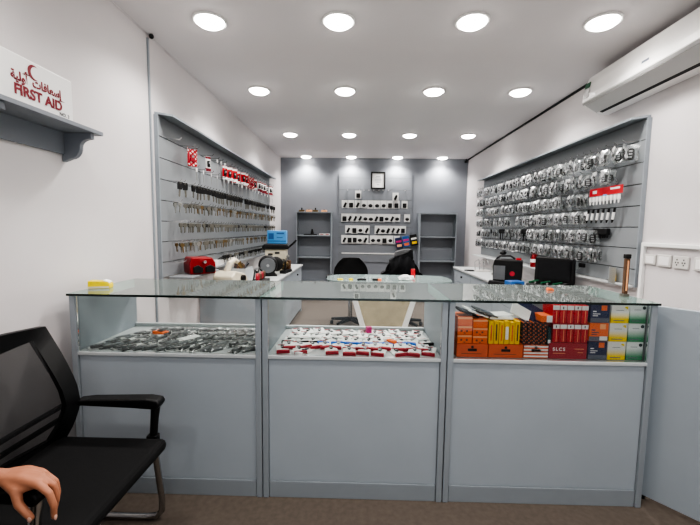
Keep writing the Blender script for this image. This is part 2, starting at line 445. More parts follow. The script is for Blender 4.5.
# second row: thin clear strips, the first row: red and white cards
lab = 'slim pale key blank hanging in the sparse second row of the left key wall'
st = MB().box(-.009, .009, -.0015, .0015, -.03, 0, 0); st.box(-.004, .004, -.0008, .0008, -.10, -.03, 1)
so = st.build('hanging_key_blank', [m['white'], m['steel']]); tag(so, lab, 'key blank'); SO = Proto(so)
y = 3.05
while y < 5.75:
    SO.place(onwall('left', y, .12, GZ[1]-.0105), (0, 0, PI/2+rnd(-.3, .3)), lab, 'slim keys in the second row of the left wall'); hs.append((y-2.655, GZ[1])); y += rnd(.12, .2)
def card_proto(name, w, h, mats, cat, fob='dark', band=True):
    """backing card with a blister holding a fob; facing -y, hanging from its origin"""
    c = MB(); c.box(-w/2, w/2, -.001, .001, -h, 0, 0)
    if band: c.box(-w/2, w/2, -.0016, -.001, -h, -h*.80, 1).box(-w/2, w/2, -.0016, -.001, -h*.16, -h*.02, 1)
    o = c.build(name, mats); tag(o, 'x', cat)
    f = MB(); f.box(-w*.24, w*.24, -.016, -.002, -h*.72, -h*.3); f.build('fob', m[fob], o, bevel=.004)
    MB().box(-w*.12, w*.12, -.0175, -.0162, -h*.5, -h*.38).build('button', m['button'], o)
    return Proto(o)
RC = card_proto('hanging_fob_card', .075, .137, [m['zig'], m['red']], 'fob card', 'crimson', band=False)
RD = card_proto('hanging_fob_card', .06, .137, [m['red'], m['paper']], 'fob card', 'dark')
WD = card_proto('hanging_fob_card', .055, .13, [m['paper'], m['redtext']], 'fob card', 'dark')
gp = 'fob cards in the top row of the left wall'
def card(pr, y, label, d=.09, a=None): pr.place(onwall('left', y, d, GZ[0]-.0105), (0, rnd(-.03, .03), PI/2-.65+rnd(-.3, .2) if a is None else a), label, gp); hs.append((y-2.655, GZ[0]))
card(RC, 2.98, 'red and white patterned fob card, at the near end of the left key wall', .08, PI/2+.45)
card(RC, 3.06, 'second red and white fob card from the near end of the left key wall', .085, .75)
for y in (3.36,): card(WD, y, 'slim white fob card hanging alone between the red cards, left key wall')
for y in (3.50, 3.60, 3.70): SO.place(onwall('left', y, .12, GZ[0]-.0105), (0, 0, PI/2), 'slim pale key blank hanging among fob cards, top row of left key wall', 'slim keys in the top row of the left wall'); hs.append((y-2.655, GZ[0]))
y = 3.86
while y < 4.95:
    card(random.choice([RD, RC, RD]), y, 'red fob card hanging in the middle of the top row, left key wall', rnd(.05, .12)); y += rnd(.07, .1)
while y < 5.8:
    card(WD, y, 'white fob card with dark red bands, far half of the top row, left key wall', rnd(.05, .12)); y += rnd(.09, .13)
hs.append((.1, GZ[0])); hs.append((.08, GZ[6])); hs.append((.13, GZ[6])); hs.append((.5, GZ[6]))
hs.sort(key=lambda p: p[0])
hooks(SLL, hs)

# --- bagged remotes on the right wall
def bag_proto(seed, w=.088, h=.108, black=True):
    rr = random.Random(seed)
    ph = [rr.uniform(0, 6.3) for _ in range(6)]
    b = MB()
    for sgn in (-1, 1):
        def fn(u, v, sgn=sgn):
            x = (u-.5)*w*(1-.12*v*(1-v)); z = -v*h
            e = (4*u*(1-u))**.6 * min(1, (v*3.2))*(1-max(0, v-.86)/.14*.9)
            wr = .003*math.sin(9*u+7*v+ph[0])+.003*math.sin(17*v-6*u+ph[1])+.002*math.sin(25*u+ph[2])
            return (x+.004*math.sin(8*v+ph[3]), sgn*e*.013+wr*(1 if v > .03 else .2), z)
        b.grid(fn, 7, 9)
    o = b.build('hanging_remote_pack', m['bag'], smooth=True); tag(o, 'x', 'bagged remote')
    kind = seed % 3
    ow, oh = (.044, .068) if kind == 0 else (.038, .076) if kind == 1 else (.05, .060)
    n = 16; out = []
    for k in range(n):
        t = 2*PI*k/n; cx, cz = math.cos(t), math.sin(t)
        out.append((ow/2*math.copysign(abs(cx)**.6, cx), -h*.60+oh/2*math.copysign(abs(cz)**.6, cz)))
    s = MB(); s.prism(out, -.0115, .004, 'y'); s.build('remote_shell', m['dark'], o, bevel=.002, seg=1)
    bt = MB()
    for k in range(3): bt.box(-ow*.25, ow*.25, -.0125, -.0116, -h*.60+oh*(.28-.26*k)-.006, -h*.60+oh*(.28-.26*k)+.004)
    bt.build('button', m['button'], o)
    return Proto(o)
BG = [bag_proto(s) for s in range(6)]
BR = [BG[0], BG[1], BG[2], BG[3], BG[4], BG[5]]
hr = []
blacks = key_proto('hanging_key_shell', m['dark'], m['dark'], 'wide')
nearend = [2.71, 2.90, 3.19, 3.18, 3.06, 2.95]
for ri in range(6):
    z = GZ[ri]-.0165
    y = nearend[ri]
    lab = f'clear bagged black remote hanging in the {ordinal[ri]} row of the right slat wall'
    while y < 5.86:
        if ri == 3 and 4.42 < y < 4.62: y = 4.62
        if ri == 4 and 4.05 < y < 5.3 and random.random() < .5:
            blacks.place(onwall('right', y, .12, z), (0, 0, -PI/2+rnd(-.3, .3)), 'bare black key shell hanging in the fifth row of the right slat wall', 'bare black key shells in the fifth row', 'key shell', 2.1)
            hr.append((2.655+3.28-y, GZ[ri])); y += .075; continue
        hr.append((2.655+3.28-y, GZ[ri]))
        for q in range(2 if y < 4.5 else 1):
            random.choice(BG).place(onwall('right', y+rnd(-.012, .012), .135-.052*q+rnd(-.01, .01), z-rnd(0, .008)), (rnd(-.14, .14), rnd(-.06, .06), -PI/2+rnd(-.7, .7)), lab, f'bagged remotes in the {ordinal[ri]} row of the right wall', 'bagged remote', rnd(.90, 1.06))
        y += rnd(.086, .102)
hr.sort(key=lambda p: -p[0]); hooks(SLR, hr)
# red header card with tools, near end third row
t = empty('hanging_tool_card', 'wide red header card with a row of white clips, near end of right slat wall', 'tool card', onwall('right', 2.92, .10, GZ[2]+.0), -PI/2)
MB().box(-.19, .19, -.002, .0, -.055, .005).build('header', m['red'], t)
MB().box(-.15, -.10, -.003, -.002, -.035, -.012).box(.06, .16, -.003, -.002, -.02, -.006).build('print', m['paper'], t)
for k in range(9):
    x = -.165+.041*k
    c = MB(); c.box(x-.012, x+.012, -.012, -.001, -.10, -.062); c.prism([(x-.008, -.10), (x+.008, -.10), (x+.003, -.125), (x-.003, -.125)], -.01, -.003, 'y')
    c.build('clip', m['white'], t, bevel=.002)
MB().box(-.02, .02, -.004, -.002, -.065, -.05).build('sticker', m['bluebox'], t)
for k in range(6):
    lb = 'black and white marker pen hanging below the red header card, right slat wall'
    q = MB(); q.tube([(0, 0, 0), (0, 0, -.03)], .008, 10, 0); q.tube([(0, 0, -.03), (0, 0, -.085)], .009, 10, 1); q.tube([(0, 0, -.085), (0, 0, -.11)], [.009, .004], 10, 0)
    if k == 0: pen = q.build('hanging_marker', [m['dark'], m['white']], smooth=True); PEN = Proto(tag(pen, lb, 'marker'))
    PEN.place(onwall('right', 2.80+.062*k, .10, GZ[3]-.01), (0, .2, -PI/2), lb, 'markers on the right slat wall')
dk = MB(); dk.box(-.085, .085, -.03, -.002, -.05, -.0)
for k in range(6): dk.prism([(-.08+.027*k, -.05), (-.055+.027*k, -.05), (-.06+.027*k, -.075), (-.075+.027*k, -.075)], -.022, -.01, 'y')
tag(dk.build('hanging_brush_strip', m['dark'], bevel=.004), 'black toothed strip hanging near the marker pens, right slat wall', 'strip').location = onwall('right', 3.0, .04, GZ[4]-.01)
bpy.data.objects['hanging_brush_strip'].rotation_euler = (0, 0, -PI/2)
yt = empty('hanging_yellow_tag', 'yellow tag in clear bag hanging at the lower near end of right slat wall', 'tag', onwall('right', 2.84, .045, GZ[6]+.0), -PI/2)
MB().prism([(-.012, -.01), (.012, -.01), (.03, -.06), (.034, -.1), (.01, -.118), (-.02, -.11), (-.032, -.08), (-.022, -.04)], -.004, .0, 'y').build('tag_body', m['yellow'], yt, bevel=.002)
MB().tube([(.018*math.cos(a*PI/6), -.005, -.085+.018*math.sin(a*PI/6)) for a in range(12)], .003, 6, closed=True).build('ring', m['lemon'], yt, smooth=True)
MB().box(-.04, .04, -.012, -.0105, -.13, 0).build('bag', m['bag'], yt)
sr = empty('hanging_black_remote', 'loose black remote hanging below the bagged rows, right slat wall', 'remote', onwall('right', 3.2, .06, GZ[6]), -PI/2)
MB().box(-.04, .04, -.02, -.004, -.04, -.005).build('shell', m['dark'], sr, bevel=.006)
MB().tube([(-.03, -.012, -.04), (-.045, -.012, -.055)], .005, 6).build('ring', m['chrome'], sr, smooth=True)

# ------------------------------------------------------------------ benches below the slat walls
def bench(x0, x1, label):
    r = empty('work_bench', label, 'work bench', (0, 0, 0), 0, 'benches along the side walls')
    MB().box(x0, x1, 3.12 if x0 > 0 else 3.3, 5.85, .725, .75).build('bench_top', m['bench'], r, bevel=.003)
    ins = .02
    a, b = (x0, x1-ins) if x0 < 0 else (x0+ins, x1)
    MB().box(a, b, 3.32, 3.338, 0, .724).build('end_panel', m['panel'], r)
    MB().box(a, b, 5.81, 5.828, 0, .724).build('end_panel', m['panel'], r)
    f = (b-.018, b) if x0 < 0 else (a, a+.018)
    for k in range(3):
        y0 = 3.342+.823*k
        d = MB().box(f[0], f[1], y0+.004, y0+.815, .55, .718).build('drawer', m['panel'], r, bevel=.002)
        xk = f[1] if x0 < 0 else f[0]; sg = 1 if x0 < 0 else -1
        MB().tube([(xk, y0+.41, .64), (xk+sg*.02, y0+.41, .64)], .012, 12).build('lock', m['dark'], d, smooth=True)
        MB().box(f[0], f[1], y0+.004, y0+.815, .06, .545).build('door', m['panel'], r, bevel=.002)
    return r
bench(XL+.003, -.865, 'pale-topped grey bench along the left wall under the key wall')
bench(1.505, XR-.003, 'pale-topped grey bench along the right wall under the bagged remotes')

# ------------------------------------------------------------------ back wall
sp = empty('slatwall_mount', 'grey slat panel with white key cards on the back wall', 'slat wall', (0, BY-.001, 0))
b = MB(); b.box(-.36, .98, -.012, 0, .70, 2.33, 1)
zs = [2.33, 2.255, 2.04, 1.855, 1.715, 1.58, 1.44, 1.355, 1.16, 1.03, .87, .70]
for a, c in zip(zs[:-1], zs[1:]): b.box(-.36, .98, -.022, -.0121, c+.0025, a-.0025, 0)
b.build('slat_panel', [m['slatback'], m['midgrey']], sp)
for z in (1.055, .87): MB().box(-.30, .93, -.034, -.0225, z-.012, z+.008).build('rail', m['white'], sp)
hb = MB().tube([(0, -.022, 0), (0, -.09, 0)], .006, 6, 0).mesh('hook', m['white'], True)
for x in (-.2, .02, .1, .19, .28, .37, .45, .55, .85):
    o = bpy.data.objects.new('hook', hb); C.objects.link(o); o.parent = sp; o.location = (x, 0, 2.03)
fr = empty('certificate_frame', 'black framed white certificate hanging high on the back wall', 'picture frame', (.357, BY-.026, 2.21))
f = MB(); f.box(-.133, .133, -.02, .0, .128, .155).box(-.133, .133, -.02, 0, -.155, -.128).box(-.133, -.107, -.02, 0, -.128, .128).box(.107, .133, -.02, 0, -.128, .128)
f.build('frame', m['dark'], fr, bevel=.003)
MB().box(-.107, .107, -.008, -.002, -.128, .128).build('paper', m['paper'], fr)
l = MB()
for z, hw in ((.07, .04), (.045, .06), (.02, .065), (-.005, .065), (-.03, .05), (-.075, .02)): l.box(-hw, hw, -.0095, -.0085, z-.004, z+.003)
l.build('print', m['slate'], fr)
def wc_proto(fobk):
    c = MB(); c.box(-.056, .056, -.0015, .0015, -.145, 0)
    o = c.build('hanging_key_card', m['paper']); tag(o, 'x', 'key card')
    f = MB()
    if fobk == 0: f.box(-.036, .036, -.02, -.002, -.132, -.048)
    elif fobk == 1: f.box(-.018, .022, -.02, -.002, -.135, -.042, rot=(0, .45, 0))
    else: f.ball((.0, -.012, -.092), .038, 6, sc=(1, .4, .8))
    f.build('fob', m['dark'], o, bevel=.005 if fobk < 2 else 0)
    return Proto(o)
WC = [wc_proto(k) for k in range(3)]
def wcards(xs, z, label, g):
    for x in xs: random.choice(WC).place((x, BY-rnd(.05, .075), z), (0, rnd(-.03, .03), rnd(-.15, .15)), label, g, 'key card', rnd(.95, 1.05))
def steps(a, b, n): return [a+(b-a)*i/(n-1) for i in range(n)]
WC[0].place((-.005, BY-.06, 2.02), (0, 0, 0), 'white key card hanging alone below the certificate, left of it', 'lone cards')
WC[1].place((.68, BY-.06, 1.99), (0, 0, 0), 'white key card hanging alone below the certificate, right of it', 'lone cards')
wcards(steps(-.25, .70, 9)+[.85], 1.845, 'white key card with black fob, top full row on the back wall', 'key cards on the back wall, top row')
wcards(steps(-.25, .72, 11)+[.90], 1.60, 'white key card with black fob, second full row on the back wall', 'key cards on the back wall, second row')
wcards(steps(-.18, .16, 4)+steps(.37, .83, 6), 1.385, 'white key card with black fob, third full row on the back wall', 'key cards on the back wall, third row')
wcards(steps(-.25, .14, 5)+steps(.28, .60, 4)+[.72], 1.205, 'white key card with black fob, lowest row on the back wall', 'key cards on the back wall, lowest row')
# colourful packs hanging tilted at the lower right of the cards
for k, (x, z, c1, c2, lb) in enumerate(((.74, 1.17, 'navy', 'pink', 'left one of three'), (.87, 1.20, 'blueprint', 'orange', 'middle one of three'), (1.01, 1.23, 'black_ink', 'yellow', 'right one of three'))):
    o = MB().box(-.06, .06, -.02, .02, -.2, 0, 0).box(-.05, .05, -.022, -.0202, -.09, -.055, 1).box(-.045, .045, -.022, -.0202, -.17, -.125, 2).build('hanging_colour_pack', [m[c1], m['pink' if k < 2 else 'paper'], m[c2 if k else 'paleorange']], bevel=.003)
    tag(o, f'dark colourful packet hanging tilted on the back wall, {lb}', 'packet', 'colourful packets on the back wall')
    o.location = (x, BY-.08-.01*k, z); o.rotation_euler = (0, -.2, 0)
# shelving units standing either side
def shelving(x0, x1, zt, shelves, label, partial=None):
    r = empty('shelving_unit', label, 'shelving unit', (0, BY-.002, 0), 0, 'grey shelving units against the back wall')
    D = -.22
    MB().box(x0, x1, -.012, 0, 0, zt).build('back_panel', m['slatback'], r)
    for a in (x0, x1-.018): MB().box(a, a+.018, D, -.0125, 0, zt).build('side_panel', m['frame'], r)
    for k, z in enumerate(shelves): MB().box(x0+.019, x1-.019, D, -.0125, z-.018, z).build('shelf', m['frame'], r)
    MB().box(x0, x1, D-.006, -.0125, zt+.001, zt+.02).build('top', m['frame'], r)
    return r
shelving(-1.12, -.478, 1.60, (1.20, .80, .35), 'grey open shelving unit left of the back wall cards')
shelving(1.11, 1.775, 1.60, (1.20, .76, .35), 'grey open shelving unit right of the back wall cards')
for k, (x, c) in enumerate(((-1.03, 'brass'), (-.90, 'paleorange'), (-.78, 'brass'), (-.62, 'paleorange'))):
    o = MB().box(-.05, .05, -.04, .04, 0, .035, 0).box(-.012, .012, -.012, .012, .035, .075 if k % 2 == 0 else .045, 1).build('trinket_box', [m[c], m['dark']], bevel=.003)
    tag(o, f'{["leftmost", "second", "third", "rightmost"][k]} small gold box with dark knob on top of the left shelving unit', 'box', 'gold boxes on the left shelving unit'); o.location = (x, BY-.12, 1.6205)
o = MB().box(-.12, .12, -.05, .05, 0, .018).tube([(.03, 0, .018), (.03, 0, .05), (.03, 0, .11)], [.03, .024, .012], 12).build('tape_dispenser', m['dark'], bevel=.003); tag(o, 'black stand with upright knob on left unit upper shelf', 'stand'); o.location = (-.87, BY-.12, 1.2005)
for k, x in enumerate((-.66, -.56)):
    o = MB().box(-.045, .045, -.04, .04, 0, .03, 0).box(-.03, .03, -.0415, -.0402, .008, .02, 1).build('small_carton', [m['paper'], m['red']], bevel=.002)
    tag(o, f'{["left", "right"][k]} one of two small white cartons on left unit upper shelf', 'carton', 'white cartons on the left shelving unit'); o.location = (x, BY-.12, 1.2005)
cv = empty('cctv_camera_mount', 'small black security camera at the top right corner of back wall', 'security camera', (1.95, BY-.04, 2.565))
MB().tube([(0, .038, 0), (0, -.03, 0)], .024, 14).build('body', m['dark'], cv, smooth=True)
MB().tube([(0, -.031, 0), (0, -.036, 0)], .012, 12).build('lens', m['chrome'], cv, smooth=True)
MB().tube([(0, .01, .024), (0, .01, .046)], .008, 8).build('bracket', m['dark'], cv, smooth=True)

# ------------------------------------------------------------------ first aid box and shelf, left wall
BX = XL+.002
s = empty('wall_shelf', 'grey wall shelf with curved brackets under the first aid box', 'shelf', (BX, 1.38, 0), PI/2)   # local x -> world y, local -y -> out
MB().box(-.75, .50, -.16, 0, 1.763, 1.782).build('board', m['grey'], s, bevel=.002)
MB().box(-.75, .455, -.014, 0, 1.66, 1.762).build('back_rail', m['grey'], s)
def bracket():
    p = [(0, 1.762), (-.145, 1.762), (-.145, 1.735)]
    for k in range(7): a = PI/2*k/6; p.append((-.145+.055*math.sin(a)*1.0, 1.735-.035+.035*math.cos(a)))
    for k in range(1, 7): a = PI/2*k/6; p.append((-.09+.05*(1-math.cos(a)) + .0, 1.70-.06*math.sin(a)))
    p += [(-.022, 1.632), (0, 1.625)]
    return p
for x in (.43, -.03, -.5): MB().prism(bracket(), x, x+.024, 'x').build('bracket', m['grey'], s, bevel=.002)
fa = empty('first_aid_box', 'white first aid box with red lettering standing on the grey wall shelf', 'first aid box', (BX, 1.50, 1.7825), PI/2)
MB().box(-.32, .278, -.09, -.001, 0, .205).build('box_body', m['white'], fa, bevel=.006)
FYY = -.0915
text('lettering', 'FIRST AID', .056, m['redtext'], fa, (.092, FYY, .066), width=.98, bold=.0022)
text('lettering', '\ufe94\ufef4\ufedf\ufeed\ufe83  \ufe95\ufe8e\ufed3\ufe8e\ufecc\ufeb3\ufe87', .047, m['redtext'], fa, (.085, FYY, .117), width=.88, bold=.0016)
text('lettering', 'NO. 3', .022, m['black_ink'], fa, (.222, FYY, .034))
cr = MB(); n = 18
outer = [(.034*math.cos(a), .034*math.sin(a)) for a in [PI*.30+(PI*1.4)*k/n for k in range(n+1)]]
e0, e1 = outer[0], outer[-1]
inner = [(.012+.0285*math.cos(a), .0285*math.sin(a)) for a in [PI*1.655-(PI*1.31)*k/n for k in range(n+1)]]
vs = [(x*.9+.07, FYY, z*.9+.160) for x, z in outer] + [(x*.9+.07, FYY, z*.9+.160) for x, z in inner]
fs = [(k, k+1, 2*n+1-k-1, 2*n+1-k) for k in range(n)]
cr.add(vs, fs); cr.build('crescent', m['redtext'], fa)

# ------------------------------------------------------------------ air conditioner, right wall
ac = empty('air_conditioner_mount', 'white split air conditioner high on the right wall', 'air conditioner', (XR-.002, 2.58, 0), -PI/2)  # local x = -(world y), local -y = out of wall
L0, L1 = -.52, .56
prof = [(0, 2.55), (-.12, 2.555), (-.175, 2.53), (-.205, 2.46), (-.218, 2.38), (-.220, 2.335), (-.212, 2.322), (-.205, 2.318), (-.11, 2.262), (-.05, 2.248), (0, 2.25)]
body = MB().prism(prof, L0, L1, 'x').build('body', m['acwhite'], ac, bevel=.008)
MB().prism([(-.222, 2.338), (-.224, 2.330), (-.213, 2.316), (-.209, 2.318)], L0+.01, L1-.01, 'x').build('panel_lip', m['acgrey'], ac)
MB().prism([(-.208, 2.317), (-.115, 2.261), (-.117, 2.257), (-.210, 2.312)], L0+.03, L1-.03, 'x').build('louver', m['acgrey'], ac)
MB().prism([(-.112, 2.262), (-.092, 2.255), (-.092, 2.250), (-.112, 2.256)], L0+.06, L1-.06, 'x').build('air_slot', m['black_ink'], ac)
MB().prism([(-.2195, 2.378), (-.2185, 2.392), (-.2195, 2.392), (-.2206, 2.378)], .10, .16, 'x').build('badge', m['slate'], ac)
MB().prism([(-.2205, 2.36), (-.2150, 2.43), (-.2165, 2.43), (-.2222, 2.36)], L0+.02, L0+.085, 'x').build('energy_label', m['acgrey'], ac)
MB().prism([(-.2145, 2.435), (-.2085, 2.475), (-.2105, 2.475), (-.2165, 2.435)], L0+.02, L0+.085, 'x').build('energy_label', m['green'], ac)

# ------------------------------------------------------------------ wall sockets
for k, (yc, kd) in enumerate(((2.55, 0), (2.435, 0), (2.31, 1), (2.165, 0), )):
    r = empty('wall_socket', ['small blank white wall plate, nearest the slat wall on the right wall', 'square blank white wall plate beside the power socket, right wall', 'white multi-hole power socket on the right wall', 'blank white wall plate at the right edge of the photo'][k], 'wall plate', (XR-.001, yc, 1.138), -PI/2)
    hw = .054 if k else .046; hh = .039 if k else .034
    MB().box(-hw, hw, -.012, 0, -hh, hh).build('plate', m['plate'], r, bevel=.004)
    if kd:
        h = MB()
        for sx in (-.024, .024):
            for dx, dz in ((0, .016), (-.009, -.002), (.009, -.002), (0, -.016)): h.box(sx+dx-.004, sx+dx+.004, -.0128, -.0121, dz-.0045, dz+.0045)
        h.build('pin_hole', m['black_ink'], r)
    else: MB().box(-hw*.75, hw*.75, -.0135, -.0121, -hh*.7, hh*.7).build('cover', m['acwhite'], r, bevel=.001)

# ------------------------------------------------------------------ desk and office chairs behind the counters
d = empty('glass_desk', 'oval glass-topped desk with beige front panel behind the middle counter', 'desk', (.365, 4.32, 0))
n = 40; out = []
for k in range(n):
    t = 2*PI*k/n; cx, cy = math.cos(t), math.sin(t)
    out.append((.72*math.copysign(abs(cx)**.45, cx), .33*math.copysign(abs(cy)**.6, cy)))
MB().prism(out, .738, .75, 'z').build('desk_top', m['desk_glass'], d)
MB().prism([(-.37, .725), (.37, .725), (.15, .02), (-.15, .02)], -.20, -.185, 'y').build('front_panel', m['beige'], d).location = (-.06, 0, 0)
for sg in (-1, 1):
    MB().prism([(sg*.36, .736), (sg*.42, .736), (sg*.20, 0), (sg*.14, 0)], -.22, .15, 'y').build('leg', m['white'], d, bevel=.004).location = (-.06, 0, 0)
def deskitem(o, label, cat, x, y, rz=0): tag(o, label, cat); o.location = (x, y, .7502); o.rotation_euler = (0, 0, rz); return o
deskitem(MB().box(-.03, .03, -.03, .03, 0, .012).build('sticky_note_pad', m['lemon'], bevel=.002), 'yellow note pad at the left end of the glass desk', 'note pad', -.19, 4.13, .2)
deskitem(MB().box(-.02, .02, -.015, .015, 0, .02).build('yellow_eraser', m['lemon'], bevel=.003), 'small yellow block beside the black remote on the glass desk', 'block', -.07, 4.10, .4)
deskitem(MB().box(-.05, .05, -.02, .02, 0, .018).box(-.02, .02, -.01, .01, .018, .022).build('desk_remote', m['dark'], bevel=.004), 'small black remote lying on the glass desk', 'remote', .05, 4.10, .1)
deskitem(MB().box(-.05, .012, -.022, .022, 0, .022, 0).box(.012, .05, -.022, .022, 0, .022, 1).build('lighter', [m['dark'], m['orange']], bevel=.004), 'black and orange object lying on the glass desk', 'lighter', .22, 4.10, -.1)
pp = MB(); pr_ = random.Random(4)
pp.ball((0, 0, .03), .06, 8, sc=(1.5, .8, .5)); pp.v = [(x+pr_.uniform(-.012, .012), y+pr_.uniform(-.01, .01), max(0, z+pr_.uniform(-.012, .012))) for x, y, z in pp.v]
deskitem(pp.build('crumpled_paper', m['paper']), 'crumpled white paper on the right half of the glass desk', 'paper', .55, 4.14)
cn = empty('red_can', 'slim red can standing on the right half of the glass desk', 'can', (.66, 4.38, .7505))
MB().lathe([(.022, 0), (.026, .004), (.026, .098), (.021, .108)], n=20).build('can_body', m['red'], cn, smooth=True)
MB().lathe([(.020, .1085), (.020, .111), (.003, .1115)], n=20).build('lid', m['chrome'], cn, smooth=True)

def office_chair(x, y, rz, label):
    r = empty('office_chair', label, 'office chair', (x, y, 0), rz, 'black office chairs behind the desk')  # faces -y
    def back(u, v):
        a = (u-.5)*2; z = .46+.45*v
        hw = .24*(1-.0*v)*(1-max(0, v-.55)**2*2.6) if v > .55 else .24
        return (a*hw, .24+.06*a*a*-1+.05*v, z)
    b = MB()
    b.grid(lambda u, v: back(u, v), 10, 10); b.grid(lambda u, v: Vector(back(u, v))+Vector((0, .05, 0)), 10, 10)
    e = 11
    nf = len(b.v)//2
    bd = [i for i in range(10)] + [10+e*j for j in range(10)] + [120-i for i in range(10)] + [110-e*j for j in range(10)]
    for i in range(len(bd)): a0, a1 = bd[i], bd[(i+1) % len(bd)]; b.f.append([a0, a1, a1+nf, a0+nf]); b.mi.append(0)
    b.build('backrest', m['soft'], r, smooth=True)
    MB().box(-.25, .25, -.25, .22, .43, .50).build('seat', m['soft'], r, bevel=.03, seg=3)
    MB().box(-.04, .04, .10, .315, .40, .43).box(-.035, .035, .30, .325, .40, .60).build('back_bracket', m['dark'], r)
    MB().tube([(0, 0, .10), (0, 0, .43)], .028, 12).build('post', m['chrome'], r, smooth=True)
    for k in range(5):
        a = 2*PI*k/5+.3; q = MB(); q.tube([(0, 0, .10), (.27*math.cos(a), .27*math.sin(a), .075)], [.03, .018], 8)
        l = q.build('base_leg', m['dark'], r, smooth=True)
        MB().lathe([(.025, -.02), (.027, 0), (.025, .02)], (.27*math.cos(a), .27*math.sin(a), .0275), 14, axis='x').build('caster', m['dark'], l, smooth=True)
    for sg in (-1, 1):
        MB().tube([(sg*.22, .0, .45), (sg*.29, .0, .47), (sg*.29, -.02, .66)], .014, 8).box(sg*.29-.03, sg*.29+.03, -.15, .12, .66, .69).build('armrest', m['dark'], r, bevel=.006)
office_chair(-.09, 4.98, 0, 'black office chair with rounded back, left one behind the glass desk')
office_chair(.63, 4.98, 0, 'black office chair behind the glass desk, jacket draped over its back')
# jacket over the right chair
jk = empty('jacket', 'black jacket with grey fleece lining draped over the right office chair', 'jacket', (.63, 5.235, 0))
b = MB()
def jf(u, v, back=False):
    a = (u-.5)*2; top = .945-.05*a*a*a*a+.012*math.sin(4*a+1); z = top-(top-.56)*v
    hw = .17+.02*v if v < .44 else .178+.11*min(1, (v-.44)/.14)**.6
    if back: return (a*hw*1.02, .10+.015*math.sin(9*a), z)
    return (a*hw, -.02-.06*math.sin(PI*min(1, v*1.3))*.6+.012*math.sin(9*a+5*v), z)
b.grid(lambda u, v: jf(u, v), 18, 14); nf = len(b.v)
b.grid(lambda u, v: jf(u, v, True), 18, 14)
rim = list(range(19))+[18+19*j for j in range(1, 15)]
for a_, c_ in zip(rim[:-1], rim[1:]): b.f.append([a_, c_, nf+c_, nf+a_]); b.mi.append(0)
rim = [19*j for j in range(15)]
for a_, c_ in zip(rim[:-1], rim[1:]): b.f.append([a_, c_, nf+c_, nf+a_]); b.mi.append(0)
b.build('jacket_body', m['jacket'], jk, smooth=True)
MB().prism([(-.06, .90), (.16, .90), (.145, 1.045), (.08, 1.0), (-.05, .955)], -.02, .09, 'y').build('hood', m['jacket'], jk, bevel=.02, seg=3)
MB().prism([(-.12, .93), (-.04, .95), (.08, 1.0), (.13, 1.05), (.02, 1.045), (-.10, 1.01)], -.03, .05, 'y').build('fleece_lining', m['fleece'], jk, bevel=.015, seg=3)

# ------------------------------------------------------------------ machines, left side
LZ = .9445
r = empty('key_cutter', 'red key cutting machine on the left ledge, nearest the counter', 'key machine', (-1.278, 2.97, LZ), PI/2-.85)
MB().prism([(-.10, 0), (.10, 0), (.10, .09), (.075, .13), (-.09, .135), (-.105, .08)], -.085, .08, 'y').build('housing', m['redenamel'], r, bevel=.012, seg=3)
for x in (-.045, .05): MB().prism([(x-.035, .015), (x+.035, .015), (x+.04, .05), (x+.0, .075), (x-.035, .06)], -.105, -.086, 'y').build('vise', m['dark'], r, bevel=.004)
MB().tube([(.0, -.09, .095), (.0, -.13, .10)], .012, 10).build('knob', m['chrome'], r, smooth=True)
r = empty('cream_key_machine', 'cream duplicating machine with bent arm on left bench, beside the red cutter', 'key machine', (-1.20, 3.48, .7502), PI/2-.15)
MB().prism([(-.16, 0), (.16, 0), (.16, .08), (.08, .13), (-.10, .17), (-.16, .12)], -.10, .10, 'y').build('housing', m['cream'], r, bevel=.015, seg=3)
MB().tube([(-.08, 0, .16), (-.06, -.02, .23), (.02, -.02, .26), (.10, -.02, .235)], [.03, .028, .026, .02], 12).build('arm', m['cream'], r, smooth=True)
MB().tube([(.10, -.03, .235), (.13, -.05, .18)], .02, 10).build('spindle', m['brass'], r, smooth=True)
MB().tube([(.02, -.10, .09), (.02, -.13, .09)], .028, 14).build('knob', m['dark'], r, smooth=True)
r = empty('white_parts_box', 'white open box of dark machine parts on left bench', 'parts box', (-1.235, 3.86, .7502), PI/2)
MB().box(-.13, .13, -.10, -.09, 0, .15).box(-.13, .13, .09, .10, 0, .15).box(-.13, -.12, -.09, .09, 0, .15).box(.12, .13, -.09, .09, 0, .15).box(-.12, .12, -.09, .09, 0, .01).build('box_body', m['shelfwhite'], r)
q = MB(); rr = random.Random(3)
for k in range(14): q.tube([(rr.uniform(-.1, .1), rr.uniform(-.07, .07), .01), (rr.uniform(-.1, .1), rr.uniform(-.07, .07), rr.uniform(.15, .2))], .014, 8, k % 2)
q.build('parts', [m['wood'], m['iron']], r, smooth=True)
r = empty('bench_gear_unit', 'low unit of brown wheels and dark levers on left bench, before the grinder', 'key machine', (-.975, 3.66, .7502), PI/2)
MB().box(-.15, .15, -.07, .07, 0, .05).build('base', m['iron'], r, bevel=.006)
for k in range(4): MB().lathe([(.035, -.012), (.04, 0), (.035, .012)], (-.11+.075*k, -.01, .09), 14, axis='y').build('wheel', m['wood' if k % 2 else 'crimson'], r, smooth=True)
MB().tube([(-.12, .03, .05), (-.05, .03, .15), (.03, .03, .11), (.13, .03, .16)], .01, 8).build('lever', m['dark'], r, smooth=True)
r = empty('bench_grinder', 'round dark grey grinding motor with black rim standing on left bench', 'grinder', (-1.06, 4.36, .7502), .22)
MB().lathe([(.02, -.07), (.085, -.07), (.105, -.06), (.112, -.03), (.112, .05), (.095, .07)], (0, 0, .13), 32, axis='y').build('motor', m['dark'], r, smooth=True)
MB().lathe([(.085, -.012), (.088, 0), (.03, .0), (.02, .001)][::-1], (0, -.072, .13), 32, axis='y').build('face_plate', m['midgrey'], r, smooth=True)
